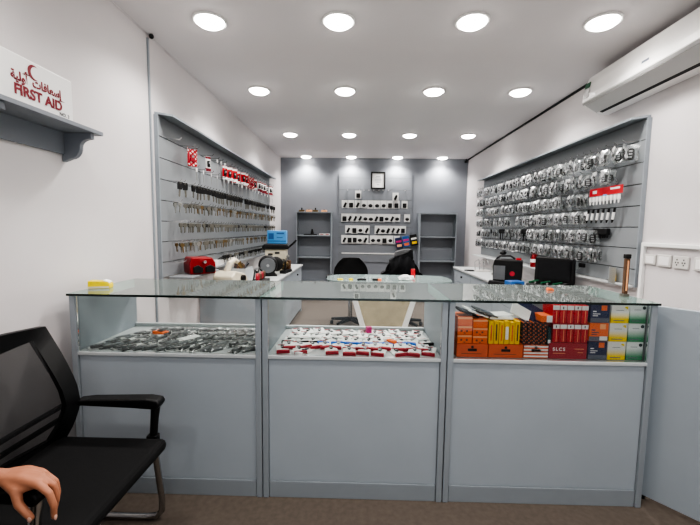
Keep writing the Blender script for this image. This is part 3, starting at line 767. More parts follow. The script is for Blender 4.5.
MB().tube([(0, -.075, .13), (0, -.095, .13)], .016, 14).build('hub', m['button'], r, smooth=True)
MB().prism([(-.11, 0), (.11, 0), (.06, .06), (-.06, .06)], -.06, .06, 'y').build('foot', m['dark'], r, bevel=.005)
MB().lathe([(.07, -.03), (.09, -.02), (.09, .03), (.07, .04)], (.09, .12, .13), 24, axis='y').build('second_wheel', m['dark'], r, smooth=True)
r = empty('laser_key_machine', 'beige key machine with black top standing on left bench behind the grinder', 'key machine', (-1.10, 5.02, .7502), .12)
MB().box(-.14, .14, -.13, .13, 0, .29).build('housing', m['cream'], r, bevel=.012)
MB().prism([(-.165, .29), (.165, .29), (.18, .32), (.15, .355), (-.15, .355), (-.18, .32)], -.16, .14, 'y').build('top_cover', m['dark'], r, bevel=.012)
for x, z in ((-.07, .22), (.02, .24), (-.06, .1)): MB().box(x-.03, x+.03, -.138, -.131, z-.012, z+.012).build('panel', m['iron'], r)
for k in range(3): MB().tube([(.06+.05*k, -.14, .10+.05*k), (.06+.05*k, -.22, .10+.05*k)], .018, 10).build('spindle', m['steel'], r, smooth=True)
MB().tube([(.15, -.1, .30), (.22, -.12, .36), (.27, -.13, .41)], .012, 8).build('lever', m['dark'], r, smooth=True)
r = empty('blue_case', 'light blue plastic case on top of the beige key machine, left bench', 'case', (-1.10, 5.06, 1.1057), .05)
MB().box(-.13, .13, -.05, .05, .0, .18).build('case_body', m['bluebox'], r, bevel=.01)
MB().box(-.11, -.04, -.0515, -.0505, .06, .14).box(.0, .10, -.0515, -.0505, .13, .15).box(.0, .08, -.0515, -.0505, .08, .09).build('print', m['blueprint'], r)
MB().box(-.125, .125, -.053, -.0505, .03, .042).build('seam', m['blueprint'], r)
r = empty('brass_lathe', 'brass and dark metal lathe on the far end of left bench', 'lathe', (-.915, 4.72, .7502), PI/2-.1)
MB().box(-.14, .14, -.04, .04, 0, .04).build('base', m['iron'], r, bevel=.004)
for k in range(3): MB().lathe([(.02, -.03), (.035, -.02), (.035, .02), (.015, .03)], (-.09+.09*k, 0, .085+.02*(k % 2)), 16, axis='x').build('wheel', m['brass'], r, smooth=True)
MB().tube([(-.13, -.02, .04), (-.12, -.03, .15), (-.02, -.03, .19)], .012, 8).build('handle', m['dark'], r, smooth=True)
MB().box(.05, .13, -.03, .03, .04, .15).build('headstock', m['wood'], r, bevel=.006)
lw = MB(); lw.box(-.15, .15, -.03, .03, 0, .05); lw.box(-.13, -.05, -.02, .025, .05, .085, 1); lw.box(.04, .12, -.02, .02, .05, .07, 1)
o = lw.build('white_tray', [m['white'], m['dark']], bevel=.004); tag(o, 'long white tray with black tools on the left ledge', 'tray'); o.location = (-1.376, 3.95, LZ); o.rotation_euler = (0, 0, PI/2)
lw = MB(); lw.prism([(-.10, 0), (.10, 0), (.08, .045), (-.06, .06)], -.028, .026, 'y'); lw.tube([(-.05, 0, .05), (.05, -.01, .07), (.13, -.03, .05)], .008, 8, 1)
o = lw.build('white_hand_tool', [m['white'], m['dark']], bevel=.004); tag(o, 'white hand tool with black nozzle on the left ledge', 'hand tool'); o.location = (-1.378, 3.62, LZ); o.rotation_euler = (0, 0, PI/2)

# ------------------------------------------------------------------ machines, right side
r = empty('programmer_case', 'black key programmer with red badge standing on right bench', 'key machine', (1.615, 4.0, .7502), -.45)
MB().prism([(-.14, 0), (.14, 0), (.145, .25), (.12, .265), (-.13, .265), (-.145, .2)], -.07, .09, 'y').build('housing', m['dark'], r, bevel=.01)
MB().box(-.135, -.02, -.076, -.0705, .05, .20).build('screen', m['midgrey'], r)
MB().lathe([(.026, -.004), (.026, 0), (.005, .001)], (.05, -.0715, .12), 18, axis='y').build('badge', m['crimson'], r)
MB().box(.08, .13, -.05, -.02, .266, .285).build('button', m['red'], r)
MB().tube([(-.12, 0, .266), (-.08, 0, .30), (.02, 0, .305), (.07, 0, .27)], .01, 8).build('handle', m['dark'], r, smooth=True)
MB().prism([(-.18, 0), (.0, 0), (.0, .03), (-.17, .045)], -.15, -.0765, 'y').build('keypad', m['iron'], r, bevel=.005)
r = empty('tool_case', 'open black tool case with lid raised on right bench', 'tool case', (1.725, 3.33, .7502), -PI/2+.75)
MB().box(-.17, .17, -.11, .11, 0, .10).build('base', m['dark'], r, bevel=.01)
lid = MB().prism([(-.17, .1005), (.17, .1005), (.165, .335), (-.165, .335)], .075, .11, 'y').build('lid', m['dark'], r, bevel=.01)
MB().box(-.14, .14, .069, .0745, .13, .31).build('lid_lining', m['jacket'], lid)
q = MB()
for k in range(6): q.tube([(-.14+.05*k, -.09, .111), (-.12+.05*k, .05, .113)], .010, 8, k % 2)
q.build('tool', [m['green'], m['chrome']], r, smooth=True)
r = empty('fire_extinguisher', 'small red fire extinguisher standing on the right ledge', 'fire extinguisher', (1.855, 3.93, LZ))
MB().lathe([(.03, 0), (.034, .006), (.034, .12), (.024, .142), (.013, .15)], n=20).build('cylinder_body', m['redenamel'], r, smooth=True)
MB().lathe([(.0348, .05), (.0348, .085)], n=20).build('label_band', m['paper'], r, smooth=True)
MB().tube([(0, 0, .15), (0, 0, .172)], .011, 10).box(-.008, .035, -.006, .006, .168, .178).build('valve', m['chrome'], r)
MB().tube([(.0, -.01, .165), (-.03, -.02, .15), (-.042, -.01, .09)], .005, 8).build('hose', m['dark'], r, smooth=True)
r = empty('cable_coil', 'silver wire stand and white plate at the far end of right bench', 'wire stand', (1.74, 5.2, .7502))
MB().box(-.10, .10, -.07, .07, 0, .02).build('plate', m['plate'], r, bevel=.004)
for k in range(3): MB().tube([(-.09+.06*k, 0, .02), (-.10+.06*k, 0, .13), (-.05+.06*k, 0, .17), (-.02+.06*k, 0, .10)], .005, 6).build('wire', m['chrome'], r, smooth=True)
o = MB().lathe([(.07, 0), (.075, .006), (.07, .014)], n=24).build('black_disc', m['dark'], smooth=True); tag(o, 'flat black disc lying at the far end of right bench', 'disc'); o.location = (1.585, 5.25, .7502)
r = empty('clamp_stand', 'silver clamp stand with black head on right bench behind the programmer', 'clamp stand', (1.80, 4.75, .7502))
MB().box(-.07, .07, -.05, .05, 0, .03).build('base', m['steel'], r, bevel=.004)
MB().tube([(0, 0, .03), (0, 0, .22), (.03, 0, .27)], .012, 8).build('post', m['chrome'], r, smooth=True)
MB().ball((.05, 0, .29), .035, 8, sc=(1.2, .9, .8)).build('head', m['dark'], r, smooth=True)
MB().tube([(-.06, -.02, .03), (-.09, -.03, .12), (-.05, -.02, .16)], .008, 8).build('arm', m['steel'], r, smooth=True)
r = empty('blue_box_tool', 'flat blue case lying on right bench in front of the programmer', 'case', (1.585, 3.74, .7502), .2)
MB().box(-.075, .075, -.06, .06, 0, .07).build('case_body', m['blueprint'], r, bevel=.008)
MB().tube([(-.03, -.061, .045), (-.02, -.08, .045), (.02, -.08, .045), (.03, -.061, .045)], .005, 6).build('handle', m['dark'], r, smooth=True)
r = empty('green_hand_drill', 'green and black hand drill standing on right ledge beside the extinguisher', 'hand drill', (1.86, 3.66, LZ), -PI/2)
MB().tube([(-.09, 0, .10), (.06, 0, .10)], [.022, .024], 12).build('body', m['green'], r, smooth=True)
MB().tube([(.06, 0, .10), (.10, 0, .10)], [.018, .008], 10).build('chuck', m['dark'], r, smooth=True)
MB().tube([(-.06, 0, .09), (-.08, 0, .02)], .017, 10).box(-.12, -.04, -.025, .025, 0, .022).build('grip', m['dark'], r)

# ------------------------------------------------------------------ left counter: bagged remotes on the shelf
def sleeve_proto(seed, mat='remote'):
    rr = random.Random(seed+50); b = MB(); w, l = .052, .115
    ph = [rr.uniform(0, 6) for _ in range(4)]
    def fn(u, v):
        e = (4*u*(1-u))**.5*(4*v*(1-v))**.4
        return ((u-.5)*w+.002*math.sin(9*v+ph[0]), (v-.5)*l, .004+.0125*e+.0022*math.sin(14*v+9*u+ph[1])*e)
    b.grid(fn, 6, 9); b.grid(lambda u, v: ((u-.5)*w, (v-.5)*l, .0006), 1, 1)
    o = b.build('remote_key', m['sleeve'], smooth=True); tag(o, 'x', 'remote key')
    kd = seed % 3; ow, ol = ((.034, .062), (.03, .07), (.036, .055))[kd]
    n = 14; out = []
    for k in range(n):
        t = 2*PI*k/n; cx, cz = math.cos(t), math.sin(t)
        out.append((ow/2*math.copysign(abs(cx)**.6, cx), -.012+ol/2*math.copysign(abs(cz)**.6, cz)))
    MB().prism(out, .0015, .0125, 'z').build('remote_shell', m[mat], o, bevel=.002, seg=1)
    q = MB()
    for k in range(3): q.box(-.008, .008, -.03+.014*k, -.021+.014*k, .0127, .0135)
    q.build('button', m['button'], o)
    if kd == 1: MB().box(-.0045, .0045, .022, .055, .004, .007).build('blade', m['steel'], o)
    if seed in (1, 3, 6): MB().box(-.021, .021, -.05, .05, .0007, .0013).build('insert_card', m['paper'], o)
    if seed in (4, 7): MB().box(-.02, .02, .022, .05, .0095, .0102).build('insert_card', m['paper'], o)
    return Proto(o)
SL = [sleeve_proto(0, 'midgrey'), sleeve_proto(1), sleeve_proto(2, 'midgrey'), sleeve_proto(3, 'remote'), sleeve_proto(4, 'midgrey'), sleeve_proto(5, 'dark'), sleeve_proto(6, 'dark'), sleeve_proto(7, 'remote')]
rown = ['front', 'second', 'third', 'fourth', 'back']
ry = [1.783, 1.862, 1.94, 2.02, 2.097]
for k in range(5):
    n = 15 - (1 if k > 2 else 0)
    x0 = [-1.27, -1.255, -1.25, -1.21, -1.17][k]
    for i in range(n):
        x = x0 + (-.525-x0)*i/(n-1)
        if k == 0 and (i in (12,)): continue
        if k == 2 and i == 7 or k == 3 and i in (2,): continue
        pr = random.choice(SL if not (k >= 3 and i > 9) else SL[3:])
        pr.place((x+rnd(-.008, .008), ry[k]+rnd(-.006, .006), SH+.0005), (0, 0, -.55+rnd(-.38, .38)),
                 f'grey remote key in clear sleeve, {rown[k]} row on the left counter shelf', f'remote keys in the {rown[k]} row of the left counter', 'remote key')
def loose(name, lb, cat, x, y, rz, mat, w, l, h):
    o = MB().box(-w/2, w/2, -l/2, l/2, 0, h).build(name, mat, bevel=.003); tag(o, lb, cat); o.location = (x, y, SH+.0005); o.rotation_euler = (0, 0, rz); return o
oo = loose('orange_remote', 'bright orange remote lying among grey remotes, left counter', 'remote', -1.095, 2.01, 1.2, m['orange'], .042, .08, .02)
MB().box(-.012, .012, -.02, .02, .0202, .0225).build('button', m['dark'], oo)
loose('white_receipt', 'folded white paper slip among the remotes, left counter shelf', 'paper', -.90, 1.93, -.6, m['paper'], .06, .11, .012)
# ------------------------------------------------------------------ middle counter: white packs with red ends
def pack_proto(col, fob):
    b = MB(); w, l = .062, .105
    b.grid(lambda u, v: ((u-.5)*w, (v-.5)*l, .002+.004*math.sin(PI*u)*math.sin(PI*v)), 4, 5, 0)
    b.grid(lambda u, v: ((u-.5)*w, (v-.5)*l, .0005), 1, 1, 0)
    b.box(-w/2, w/2, -l/2-.012, -l/2, .0005, .014, 1)
    o = b.build('remote_pack', [m['paper'], m[col]], smooth=False); tag(o, 'x', 'remote pack')
    an = random.uniform(-.7, .7); ca, sa = math.cos(an), math.sin(an); n = 12
    out = [(.009*math.copysign(abs(math.cos(2*PI*k/n))**.7, math.cos(2*PI*k/n)), .022*math.sin(2*PI*k/n)) for k in range(n)]
    out = [(u*ca-v*sa, .010+u*sa+v*ca) for u, v in out]
    MB().prism(out, .0055, .011, 'z').build('fob', m[fob], o, bevel=.002, seg=1)
    q = MB(); q.box(-.008, .002, .0, .004, .0112, .0122, rot=(0, 0, an)); q.build('button', m['paper'], o)
    MB().box(-.022, .022, -.040, -.030, .0052, .0062).box(-.022, .012, .036, .044, .0052, .0062).build('print', m['crimson'], o)
    return Proto(o)
PK = {c: [pack_proto(c, f) for f in ('midgrey', 'button', 'midgrey', 'remote')] for c in ('crimson', 'blue', 'paper')}
PK['dark'] = [pack_proto('dark', f) for f in ('dark', 'midgrey')]
names = [('crimson', 'white remote pack with crimson end strip, front row on the middle counter shelf', 10, 1.79, (-.365, .365)),
         ('crimson', 'white remote pack with crimson end strip, second row on the middle counter shelf', 12, 1.865, (-.345, .345)),
         ('blue', 'white remote pack with bright blue end strip, third row on the middle counter shelf', 9, 1.95, (-.17, .30)),
         ('paper', 'plain white remote pack, fourth row on the middle counter shelf', 12, 2.03, (-.345, .35)),
         ('paper', 'plain white remote pack, back row on the middle counter shelf', 12, 2.10, (-.335, .35))]
for k, (c, lb, n, y, (a, b_)) in enumerate(names):
    for i in range(n):
        x = a+(b_-a)*i/(n-1)
        if k == 0 and i == 2: continue
        tl = rnd(0, .12)
        random.choice(PK[c]).place((x+rnd(-.006, .006), y+rnd(-.008, .008), SH+.0008+.068*tl), (tl, 0, -.25*(x/.4)+.1+rnd(-.38, .38)), lb, f'remote packs, row {["one","two","three","four","five"][k]} of the middle counter', 'remote pack')
for i, x in enumerate((-.36, -.29, -.23)): PK['dark'][0].place((x, 1.955, SH+.0005), (0, 0, rnd(-.3, .3)), 'white remote pack with black end strip, left of the blue packs', 'remote packs with black ends')
PK['dark'][1].place((.37, 1.96, SH+.0005), (0, 0, .2), 'white remote pack with black end strip, right of the blue packs', 'remote packs with black ends')
PK['paper'][0].place((-.255, 1.775, SH+.0005), (0, 0, -.5), 'white remote pack turned aside, third place in the front row, middle counter', 'turned pack')
loose('orange_fob', 'orange fob lying among white packs, middle counter shelf', 'fob', .185, 1.905, .8, m['orange'], .03, .05, .026)
loose('magenta_fob', 'magenta fob standing among the back packs, middle counter shelf', 'fob', .07, 2.075, .3, m['pink'], .03, .03, .05)

# ------------------------------------------------------------------ right counter: boxes
ZS = SH+.0006
def carton(name, label, cat, x0, x1, z0, z1, mat, y0=1.735, dep=.14, group=None, bev=.002):
    r = empty(name, label, cat, ((x0+x1)/2, y0, z0), 0, group)
    hw = (x1-x0)/2-.0008
    MB().box(-hw, hw, 0, dep, 0, z1-z0-.0008).build('box_body', mat, r, bevel=bev)
    return r, hw, z1-z0
def logo_hex(r, w, z):
    q = MB(); q.box(-w, w, -.0012, -.0002, z-.006, z+.006)
    q.build('logo', m['black_ink'], r)
    MB().prism([(.007*math.cos(2*PI*k/6), z+.014+.007*math.sin(2*PI*k/6)) for k in range(6)], -.0012, -.0002, 'y').build('emblem', m['black_ink'], r)
H1 = .0655
for k, (a, b_, lb) in enumerate(((.478, .628, 'large orange box with black logo, bottom left corner of right counter shelf'), (.629, .793, 'large orange box with black logo, second along bottom, right counter shelf'))):
    r, hw, h = carton('orange_box', lb, 'box', a, b_, ZS, ZS+H1, m['deeporange'], group='orange boxes in the right counter')
    logo_hex(r, .021, h*.55); MB().box(-hw*.7, hw*.6, -.0012, -.0002, h*.25, h*.28).build('print', m['wood'], r)
r, hw, h = carton('striped_box', 'orange and white striped box on the bottom, right counter shelf', 'box', .795, .911, ZS, ZS+H1, m['deeporange'])
q = MB()
for z in (.10, .34, .58, .82): q.box(-hw, hw, -.0012, -.0002, h*z, h*(z+.12))
q.build('stripe', m['paper'], r); logo_hex(r, .022, h*.6)
r, hw, h = carton('crimson_box', 'wide crimson box with white letters SLCS, right counter shelf', 'box', .913, 1.093, ZS, ZS+.078, m['crimson'])
text('lettering', 'SLCS', .022, m['paper'], r, (-.043, -.0008, h*.60), bold=.0007, space=1.35)
MB().box(-.07, -.012, -.0012, -.0002, h*.34, h*.37).box(.03, .075, -.0012, -.0002, h*.62, h*.65).box(.045, .07, -.0012, -.0002, h*.40, h*.43).build('print', m['paleorange'], r)
HB = .0888
for k in range(3):
    pos = ('bottom', 'middle', 'top')[k]
    z0 = ZS+HB*k
    dark = k != 1
    r, hw, h = carton('square_carton', f'{"navy" if dark else "orange"} carton with {"orange" if dark else "white"} square mark, {pos} of its stack, right counter', 'carton', 1.096, 1.186, z0, z0+HB, m['navy'] if dark else m['orange'], group='navy and orange cartons in the right counter')
    MB().box(.004, .03, -.0012, -.0002, h*.66, h*.94).build('emblem', m['orange'] if dark else m['paleorange'], r)
    MB().box(-.034, -.018, -.0012, -.0002, h*.58, h*.64).box(-.034, 0, -.0012, -.0002, h*.46, h*.50).box(-.034, -.01, -.0012, -.0002, h*.36, h*.40).build('print', m['paper'] if dark else m['navy'], r)
    MB().box(-hw, hw, -.0012, -.0002, h*.02, h*.26).build('band', m['slate'], r)
    if not dark: MB().box(.004, .04, -.0018, -.0012, h*.06, h*.28).build('sticker', m['paper'], r)
for k in range(3):
    pos = ('bottom', 'middle', 'top')[k]; z0 = ZS+HB*k
    r, hw, h = carton('yellow_carton', f'white carton fading to yellow below, {pos} of its stack, right counter', 'carton', 1.187+.002*k, 1.272+.002*k, z0, z0+HB, m['yel_fade'], group='yellow cartons in the right counter')
    MB().prism([(.018, h*.82), (.034, h*.82), (.034, h*.90), (.022, h*.90)], -.0012, -.0002, 'y').box(.026, .034, -.0013, -.0002, h*.76, h*.82).build('emblem', m['lemon'], r)
    MB().box(-.03, .02, -.0012, -.0002, h*.12, h*.16).box(-.02, .015, -.0012, -.0002, h*.68, h*.70).build('print', m['slate'], r)
    r, hw, h = carton('green_carton', f'white carton fading to green below, {pos} of its stack, right counter', 'carton', 1.274+.002*k, 1.3535+.0015*k, z0, z0+HB, m['grn_fade'], group='green cartons in the right counter')
    MB().prism([(.025+.008*math.cos(2*PI*j/12), h*.84+.008*math.sin(2*PI*j/12)) for j in range(12)], -.0012, -.0002, 'y').build('emblem', m['teal'], r)
    MB().box(-.03, .015, -.0012, -.0002, h*.12, h*.16).box(-.02, .01, -.0012, -.0002, h*.72, h*.74).build('print', m['slate'], r)
# tall red packets in two tiers
z1 = ZS+.0785
for tier in range(2):
    for k in range(5):
        x0 = .925+.0335*k + (.002 if tier == 0 else -.003)
        z0 = z1+.0905*tier
        r, hw, h = carton('red_packet', f'tall red packet with white top, {cols[k] if k < 3 else ["second from right", "rightmost"][k-3]} in the {"lower" if tier == 0 else "upper"} tier, right counter', 'packet', x0, x0+.0328, z0, z0+.09, m['red'], 1.738, .10, 'tall red packets in the right counter', .003)
        MB().box(-hw+.0005, hw-.0005, -.0014, -.0002, h*.74, h*.97).build('white_top', m['paper'], r)
        MB().box(.001, .003, -.0014, -.0002, h*.06, h*.7).build('seam', m['paleorange'], r)
        if (k+tier) % 2 == 0: MB().box(-.003, .001, -.0022, -.0014, h*.80, h*.92).build('print', m['black_ink'], r)
# small orange boxes stacked on the left
z1 = ZS+H1+.0004
for c in range(2):
    for k in range(3):
        x0 = .480+.073*c; hh = .043 if c == 0 else .039; z0 = z1+hh*k
        r, hw, h = carton('small_orange_box', f'small orange box, {("bottom", "middle", "top")[k]} of the {"left" if c == 0 else "right"} stack, right counter', 'box', x0, x0+.071, z0, z0+hh, m['orange'], 1.738+.002*k, .11, 'small orange boxes in the right counter')
        MB().box(-hw, hw, -.0012, -.0002, h*.72, h*.92).build('band', m['paleorange'], r)
        if k < 2: MB().box(-.02, -.012, -.0012, -.0002, h*.3, h*.5).box(.006, .014, -.0012, -.0002, h*.3, h*.5).box(-.005, .003, -.0012, -.0002, h*.1, h*.2).build('print', m['wood'], r)
for k, (x, c, lb) in enumerate(((.53, 'dark', 'black thin case leaning'), (.575, 'paper', 'white thin case leaning'), (.62, 'midgrey', 'grey thin case leaning'))):
    r = empty('thin_case', f'{lb} on top of the small orange boxes, right counter', 'case', (x, 1.775, z1+.142), 0, 'thin cases on the orange boxes')
    r.rotation_euler = (.12, .34, .25)
    MB().box(-.055, .055, -.03, .05, -.002, .006).build('case_body', m[c], r, bevel=.002)
    MB().box(-.03, .03, -.01, .03, .0062, .0072).build('label_patch', m['slate'], r)
for k in range(6):
    x0 = .6275+.0248*k
    r, hw, h = carton('yellow_packet', f'upright yellow packet, {["leftmost", "second from left", "third from left", "third from right", "second from right", "rightmost"][k]} of the yellow row, right counter', 'packet', x0, x0+.024, z1, z1+.108+.004*(k % 2), m['yellow'], 1.738, .10, 'upright yellow packets in the right counter', .002)
    if k == 3: MB().box(-.007, .007, -.0014, -.0002, h*.2, h*.75).build('white_label', m['paper'], r)
    else: MB().box(-.003, .003, -.0014, -.0002, h*.15, h*.85).build('print', m['wood' if k % 2 else 'deeporange'], r)
r = empty('white_card_stack', 'white cards lying on top of the yellow packets, right counter', 'cards', (.70, 1.80, z1+.1135)); MB().box(-.06, .05, -.04, .06, 0, .012).build('card', m['paper'], r, bevel=.001); MB().box(-.05, .055, -.03, .055, .0125, .018, rot=(0, 0, .25)).build('card', m['paper'], r, bevel=.001)
for k in range(5):
    x0 = .786+.0232*k
    r, hw, h = carton('dashed_packet', f'black packet with orange dashes, {["leftmost", "second from left", "middle one", "second from right", "rightmost"][k]} of its row, right counter', 'packet', x0, x0+.0224, z1, z1+.108-.004*(k % 2), m['diag'], 1.738, .09, 'black dashed packets in the right counter', .002)
    MB().box(-.003, .003, .02, .06, h, h+.004).build('tab', m['navy'], r)
for k, (x, c) in enumerate(((.815, 'paper'), (.85, 'navy'), (.885, 'navy'))):
    o = MB().box(-.05, .05, -.004, .004, -.03, .03).build('leaning_card', m[c], bevel=.001); tag(o, ['white card tilted on top of the dashed packets, right counter', 'navy card tilted left on the dashed packets, right counter', 'navy card at the right end of dashed packets, right counter'][k], 'card')
    o.location = (x-.02, 1.79+.012*k, z1+.146); o.rotation_euler = (-.5, .5, 0)
r, hw, h = carton('teal_packet', 'dark teal packet beside the dashed packets, right counter', 'packet', .9035, .9225, z1, z1+.085, m['teal'], 1.737, .09)
MB().box(-.006, .006, -.0014, -.0002, h*.1, h*.3).build('print', m['paper'], r)
r, hw, h = carton('orange_white_box', 'small orange and white box on top of the teal packet, right counter', 'box', .869, .9225, z1+.1095, z1+.142, m['orange'], 1.737, .08)
MB().box(0, hw, -.0014, -.0002, 0, h-.001).build('print', m['paper'], r)

# ------------------------------------------------------------------ on top of the counters
yb = empty('yellow_card_box', 'bright yellow box of cards at the left end of glass counter top', 'card box', (-1.318, 1.862, .9995), .3)
MB().prism([(-.05, 0), (.05, 0), (.05, .018), (.04, .034), (-.048, .04)], -.028, .028, 'y').build('box_body', m['lemon'], yb, bevel=.003)
MB().box(-.047, .047, -.0305, -.0282, .002, .011).build('front_lip', m['cream'], yb)
MB().prism([(.02, .0395), (.046, .0275), (.046, .0315), (.02, .043)], -.024, .024, 'y').build('card', m['paper'], yb)
sk = empty('wooden_stick', 'slim brown wooden stick with black tip, standing on right end of counter top', 'stick', (1.335, 1.86, .9995))
MB().prism([(-.010, .014), (.010, .014), (.0105, .19), (-.0105, .19)], -.009, .009, 'y').build('shaft', m['wood'], sk, bevel=.003)
MB().box(-.013, .013, -.011, .011, .1903, .212).build('tip', m['dark'], sk, bevel=.003)
MB().box(-.016, .016, -.014, .014, 0, .0138).build('foot', m['nickel'], sk, bevel=.002)
MB().box(-.0035, .0035, -.0102, -.0092, .03, .18).build('inlay', m['paleorange'], sk)
bo = MB().prism([(-.02, 0), (.02, 0), (.012, .012), (-.015, .014)], -.008, .008, 'y').build('orange_scrap', m['orange'], bevel=.002); tag(bo, 'tiny orange scrap on the right glass counter top', 'scrap'); bo.location = (1.05, 2.02, .9995)

# ------------------------------------------------------------------ visitor chair (faces +x)
def visitor_chair(loc, label):
    r = empty('visitor_chair', label, 'chair', loc, 0, 'black visitor chairs along the left wall')
    HW = .24
    # seat, slightly dished pad
    MB().box(-.215, .245, -HW, HW, .415, .465).build('seat', m['soft'], r, bevel=.022, seg=3)
    prof = [(-.195, .445), (-.155, .52), (-.13, .60), (-.145, .68), (-.185, .78), (-.245, .905)]
    def bx(v):
        t = v*(len(prof)-1); i = min(int(t), len(prof)-2); f = t-i
        return prof[i][0]*(1-f)+prof[i+1][0]*f, prof[i][1]*(1-f)+prof[i+1][1]*f
    # frame loop
    pts = []
    def edge(v, s): x, z = bx(v); hw = .215+.02*math.sin(PI*v*.9); return (x, s*hw, z)
    for k in range(13): pts.append(edge(k/12, 1))
    for k in range(1, 6): a = edge(1, 1); pts.append((a[0]-.004*math.sin(PI*k/6), a[1]*(1-2*k/6), a[2]+.008*math.sin(PI*k/6)))
    for k in range(13): pts.append(edge(1-k/12, -1))
    for k in range(1, 6): a = edge(0, -1); pts.append((a[0], a[1]*(1-2*k/6), a[2]))
    fb = MB(); npt = len(pts); cen = Vector((-.16, 0, .69))
    vs = []
    for p in pts:
        p = Vector(p); q = Vector((0, 0, 0)); dirc = Vector((0, cen.y-p.y, (cen.z-p.z)*.75)); dirc = dirc.normalized()*.052
        for off, dx_ in ((Vector((0, 0, 0))-dirc*.35, -.012), (Vector((0, 0, 0))-dirc*.35, .014), (dirc, .010), (dirc, -.008)): vs.append(p+off+Vector((dx_, 0, 0)))
    fb.add(vs, [(4*i+k, 4*i+(k+1) % 4, 4*((i+1) % npt)+(k+1) % 4, 4*((i+1) % npt)+k) for i in range(npt) for k in range(4)])
    fb.build('back_frame', m['dark'], r, smooth=True)
    MB().grid(lambda u, v: (lambda p: (p[0]-.012*math.sin(PI*u), (u-.5)*2*(.215+.02*math.sin(PI*v*.9)), p[1]))(bx(v)), 10, 16).build('back_mesh', mesh_m, r, smooth=True)
    for v in (.28, .42):
        x, z = bx(v); MB().tube([(x-.018, -.225, z), (x-.04, 0, z-.01), (x-.018, .225, z)], .010, 8).build('lumbar_bar', m['dark'], r, smooth=True)
    for s in (-1, 1):
        y = s*(HW+.025); dx = -.035 if s < 0 else 0; sp = .095 if s > 0 else 0
        p = MB(); p.prism([(-.14, .605), (-.08, .614), (.16+dx, .622), (.205+dx, .616), (.214+dx, .598), (.20+dx, .576), (.10, .582), (-.14, .588)], y-.028, y+.028, 'y'); p.build('armrest', m['dark'], r, bevel=.008, seg=3)
        MB().tube([(.185+dx, y, .588), (.178+dx, y, .53), (.17+dx, y, .44)], [.019, .016, .015], 10).build('arm_support', m['dark'] if s > 0 else m['chrome'], r, smooth=True)
        MB().tube([(.17+dx, y, .44), (.155+dx, y+sp*.8, .12), (.145+dx, y+sp*.95, .05), (.12+dx, y+sp, .022), (.07+dx, y+sp, .0145), (-.20, y+sp, .0145), (-.235, y+sp, .0145)], .0135, 10).build('leg', m['chrome'], r, smooth=True)
        MB().box(.148+dx, .19+dx, y-.016, y+.016, .40, .46).build('joint', m['dark'], r, bevel=.004)
    MB().tube([(-.235, -HW-.02, .015), (-.235, HW+.115, .015)], .0135, 10).build('rear_bar', m['chrome'], r, smooth=True)
    MB().tube([(.10, -HW-.02, .43), (.10, HW+.02, .43)], .012, 8).tube([(-.08, -HW-.02, .43), (-.08, HW+.02, .43)], .012, 8).build('seat_rail', m['dark'], r, smooth=True)
    return r
ch = visitor_chair((-1.005, 1.185, 0), 'black mesh-backed visitor chair with a hand on its near armrest')
c2 = copy_tree(ch); c2.location = (-1.09, .50, 0); c2['label'] = 'black mesh-backed visitor chair under the seated person'

# ------------------------------------------------------------------ seated person, left hand on the armrest
pe = empty('person', 'seated person in dark clothes resting a bare left hand on the armrest', 'person', (0, 0, 0))
def chain(mb, pts, rs):
    for p, q, a, b in zip(pts[:-1], pts[1:], rs[:-1], rs[1:]):
        mb.tube([p, q], [a, b], 16)
    for p, a in zip(pts, rs): mb.ball(p, a, 8)
def remeshed(name, mb, mat, vox, it=4):
    o = mb.build(name, mat, pe)
    md = o.modifiers.new('r', 'REMESH'); md.mode = 'VOXEL'; md.voxel_size = vox; md.use_smooth_shade = True
    sm = o.modifiers.new('s', 'SMOOTH'); sm.iterations = it; sm.factor = .5
    dg = bpy.context.evaluated_depsgraph_get(); dg.update()
    me = bpy.data.meshes.new_from_object(o.evaluated_get(dg)); old = o.data; o.modifiers.clear(); o.data = me
    me.materials.clear(); me.materials.append(mat); me.shade_smooth(); bpy.data.meshes.remove(old)
    return o
py = .50
b = MB()
# trunk, neck, head
for x, z, rx, ry_, h in ((-1.08, .55, .11, .165, .10), (-1.085, .68, .105, .15, .1), (-1.10, .82, .11, .16, .1), (-1.12, .96, .105, .17, .09)):
    b.ball((x, py, z), 1, 10, sc=(rx, ry_, h))
chain(b, [(-1.12, py-.15, 1.02), (-1.12, py, 1.05), (-1.12, py+.15, 1.02)], [.055, .075, .055])
chain(b, [(-1.12, py, 1.05), (-1.10, py, 1.15)], [.058, .052])
b.ball((-1.095, py, 1.255), 1, 12, sc=(.095, .078, .115)); b.ball((-1.05, py, 1.205), 1, 10, sc=(.055, .055, .06))
b.tube([(-1.005, py, 1.265), (-.98, py, 1.232)], [.012, .016], 8)
for s in (-1, 1): b.ball((-1.10, py+s*.08, 1.25), 1, 8, sc=(.02, .012, .032))
# legs
for s in (-1, 1):
    chain(b, [(-1.07, py+s*.09, .555), (-.66, py+s*.10, .545), (-.62, py+s*.10, .30), (-.64, py+s*.10, .085)], [.085, .058, .052, .036])
    chain(b, [(-.66, py+s*.10, .05), (-.52, py+s*.11, .035)], [.04, .03])
# right arm resting on the lap
chain(b, [(-1.12, py-.17, 1.0), (-1.08, py-.22, .76), (-.88, py-.14, .64), (-.80, py-.10, .635)], [.052, .042, .032, .026])
for k in range(4): chain(b, [(-.80, py-.125+.018*k, .63), (-.75, py-.12+.02*k, .622), (-.715, py-.115+.02*k, .605)], [.011, .0095, .008])
chain(b, [(-.83, py-.075, .63), (-.78, py-.055, .622)], [.012, .009])
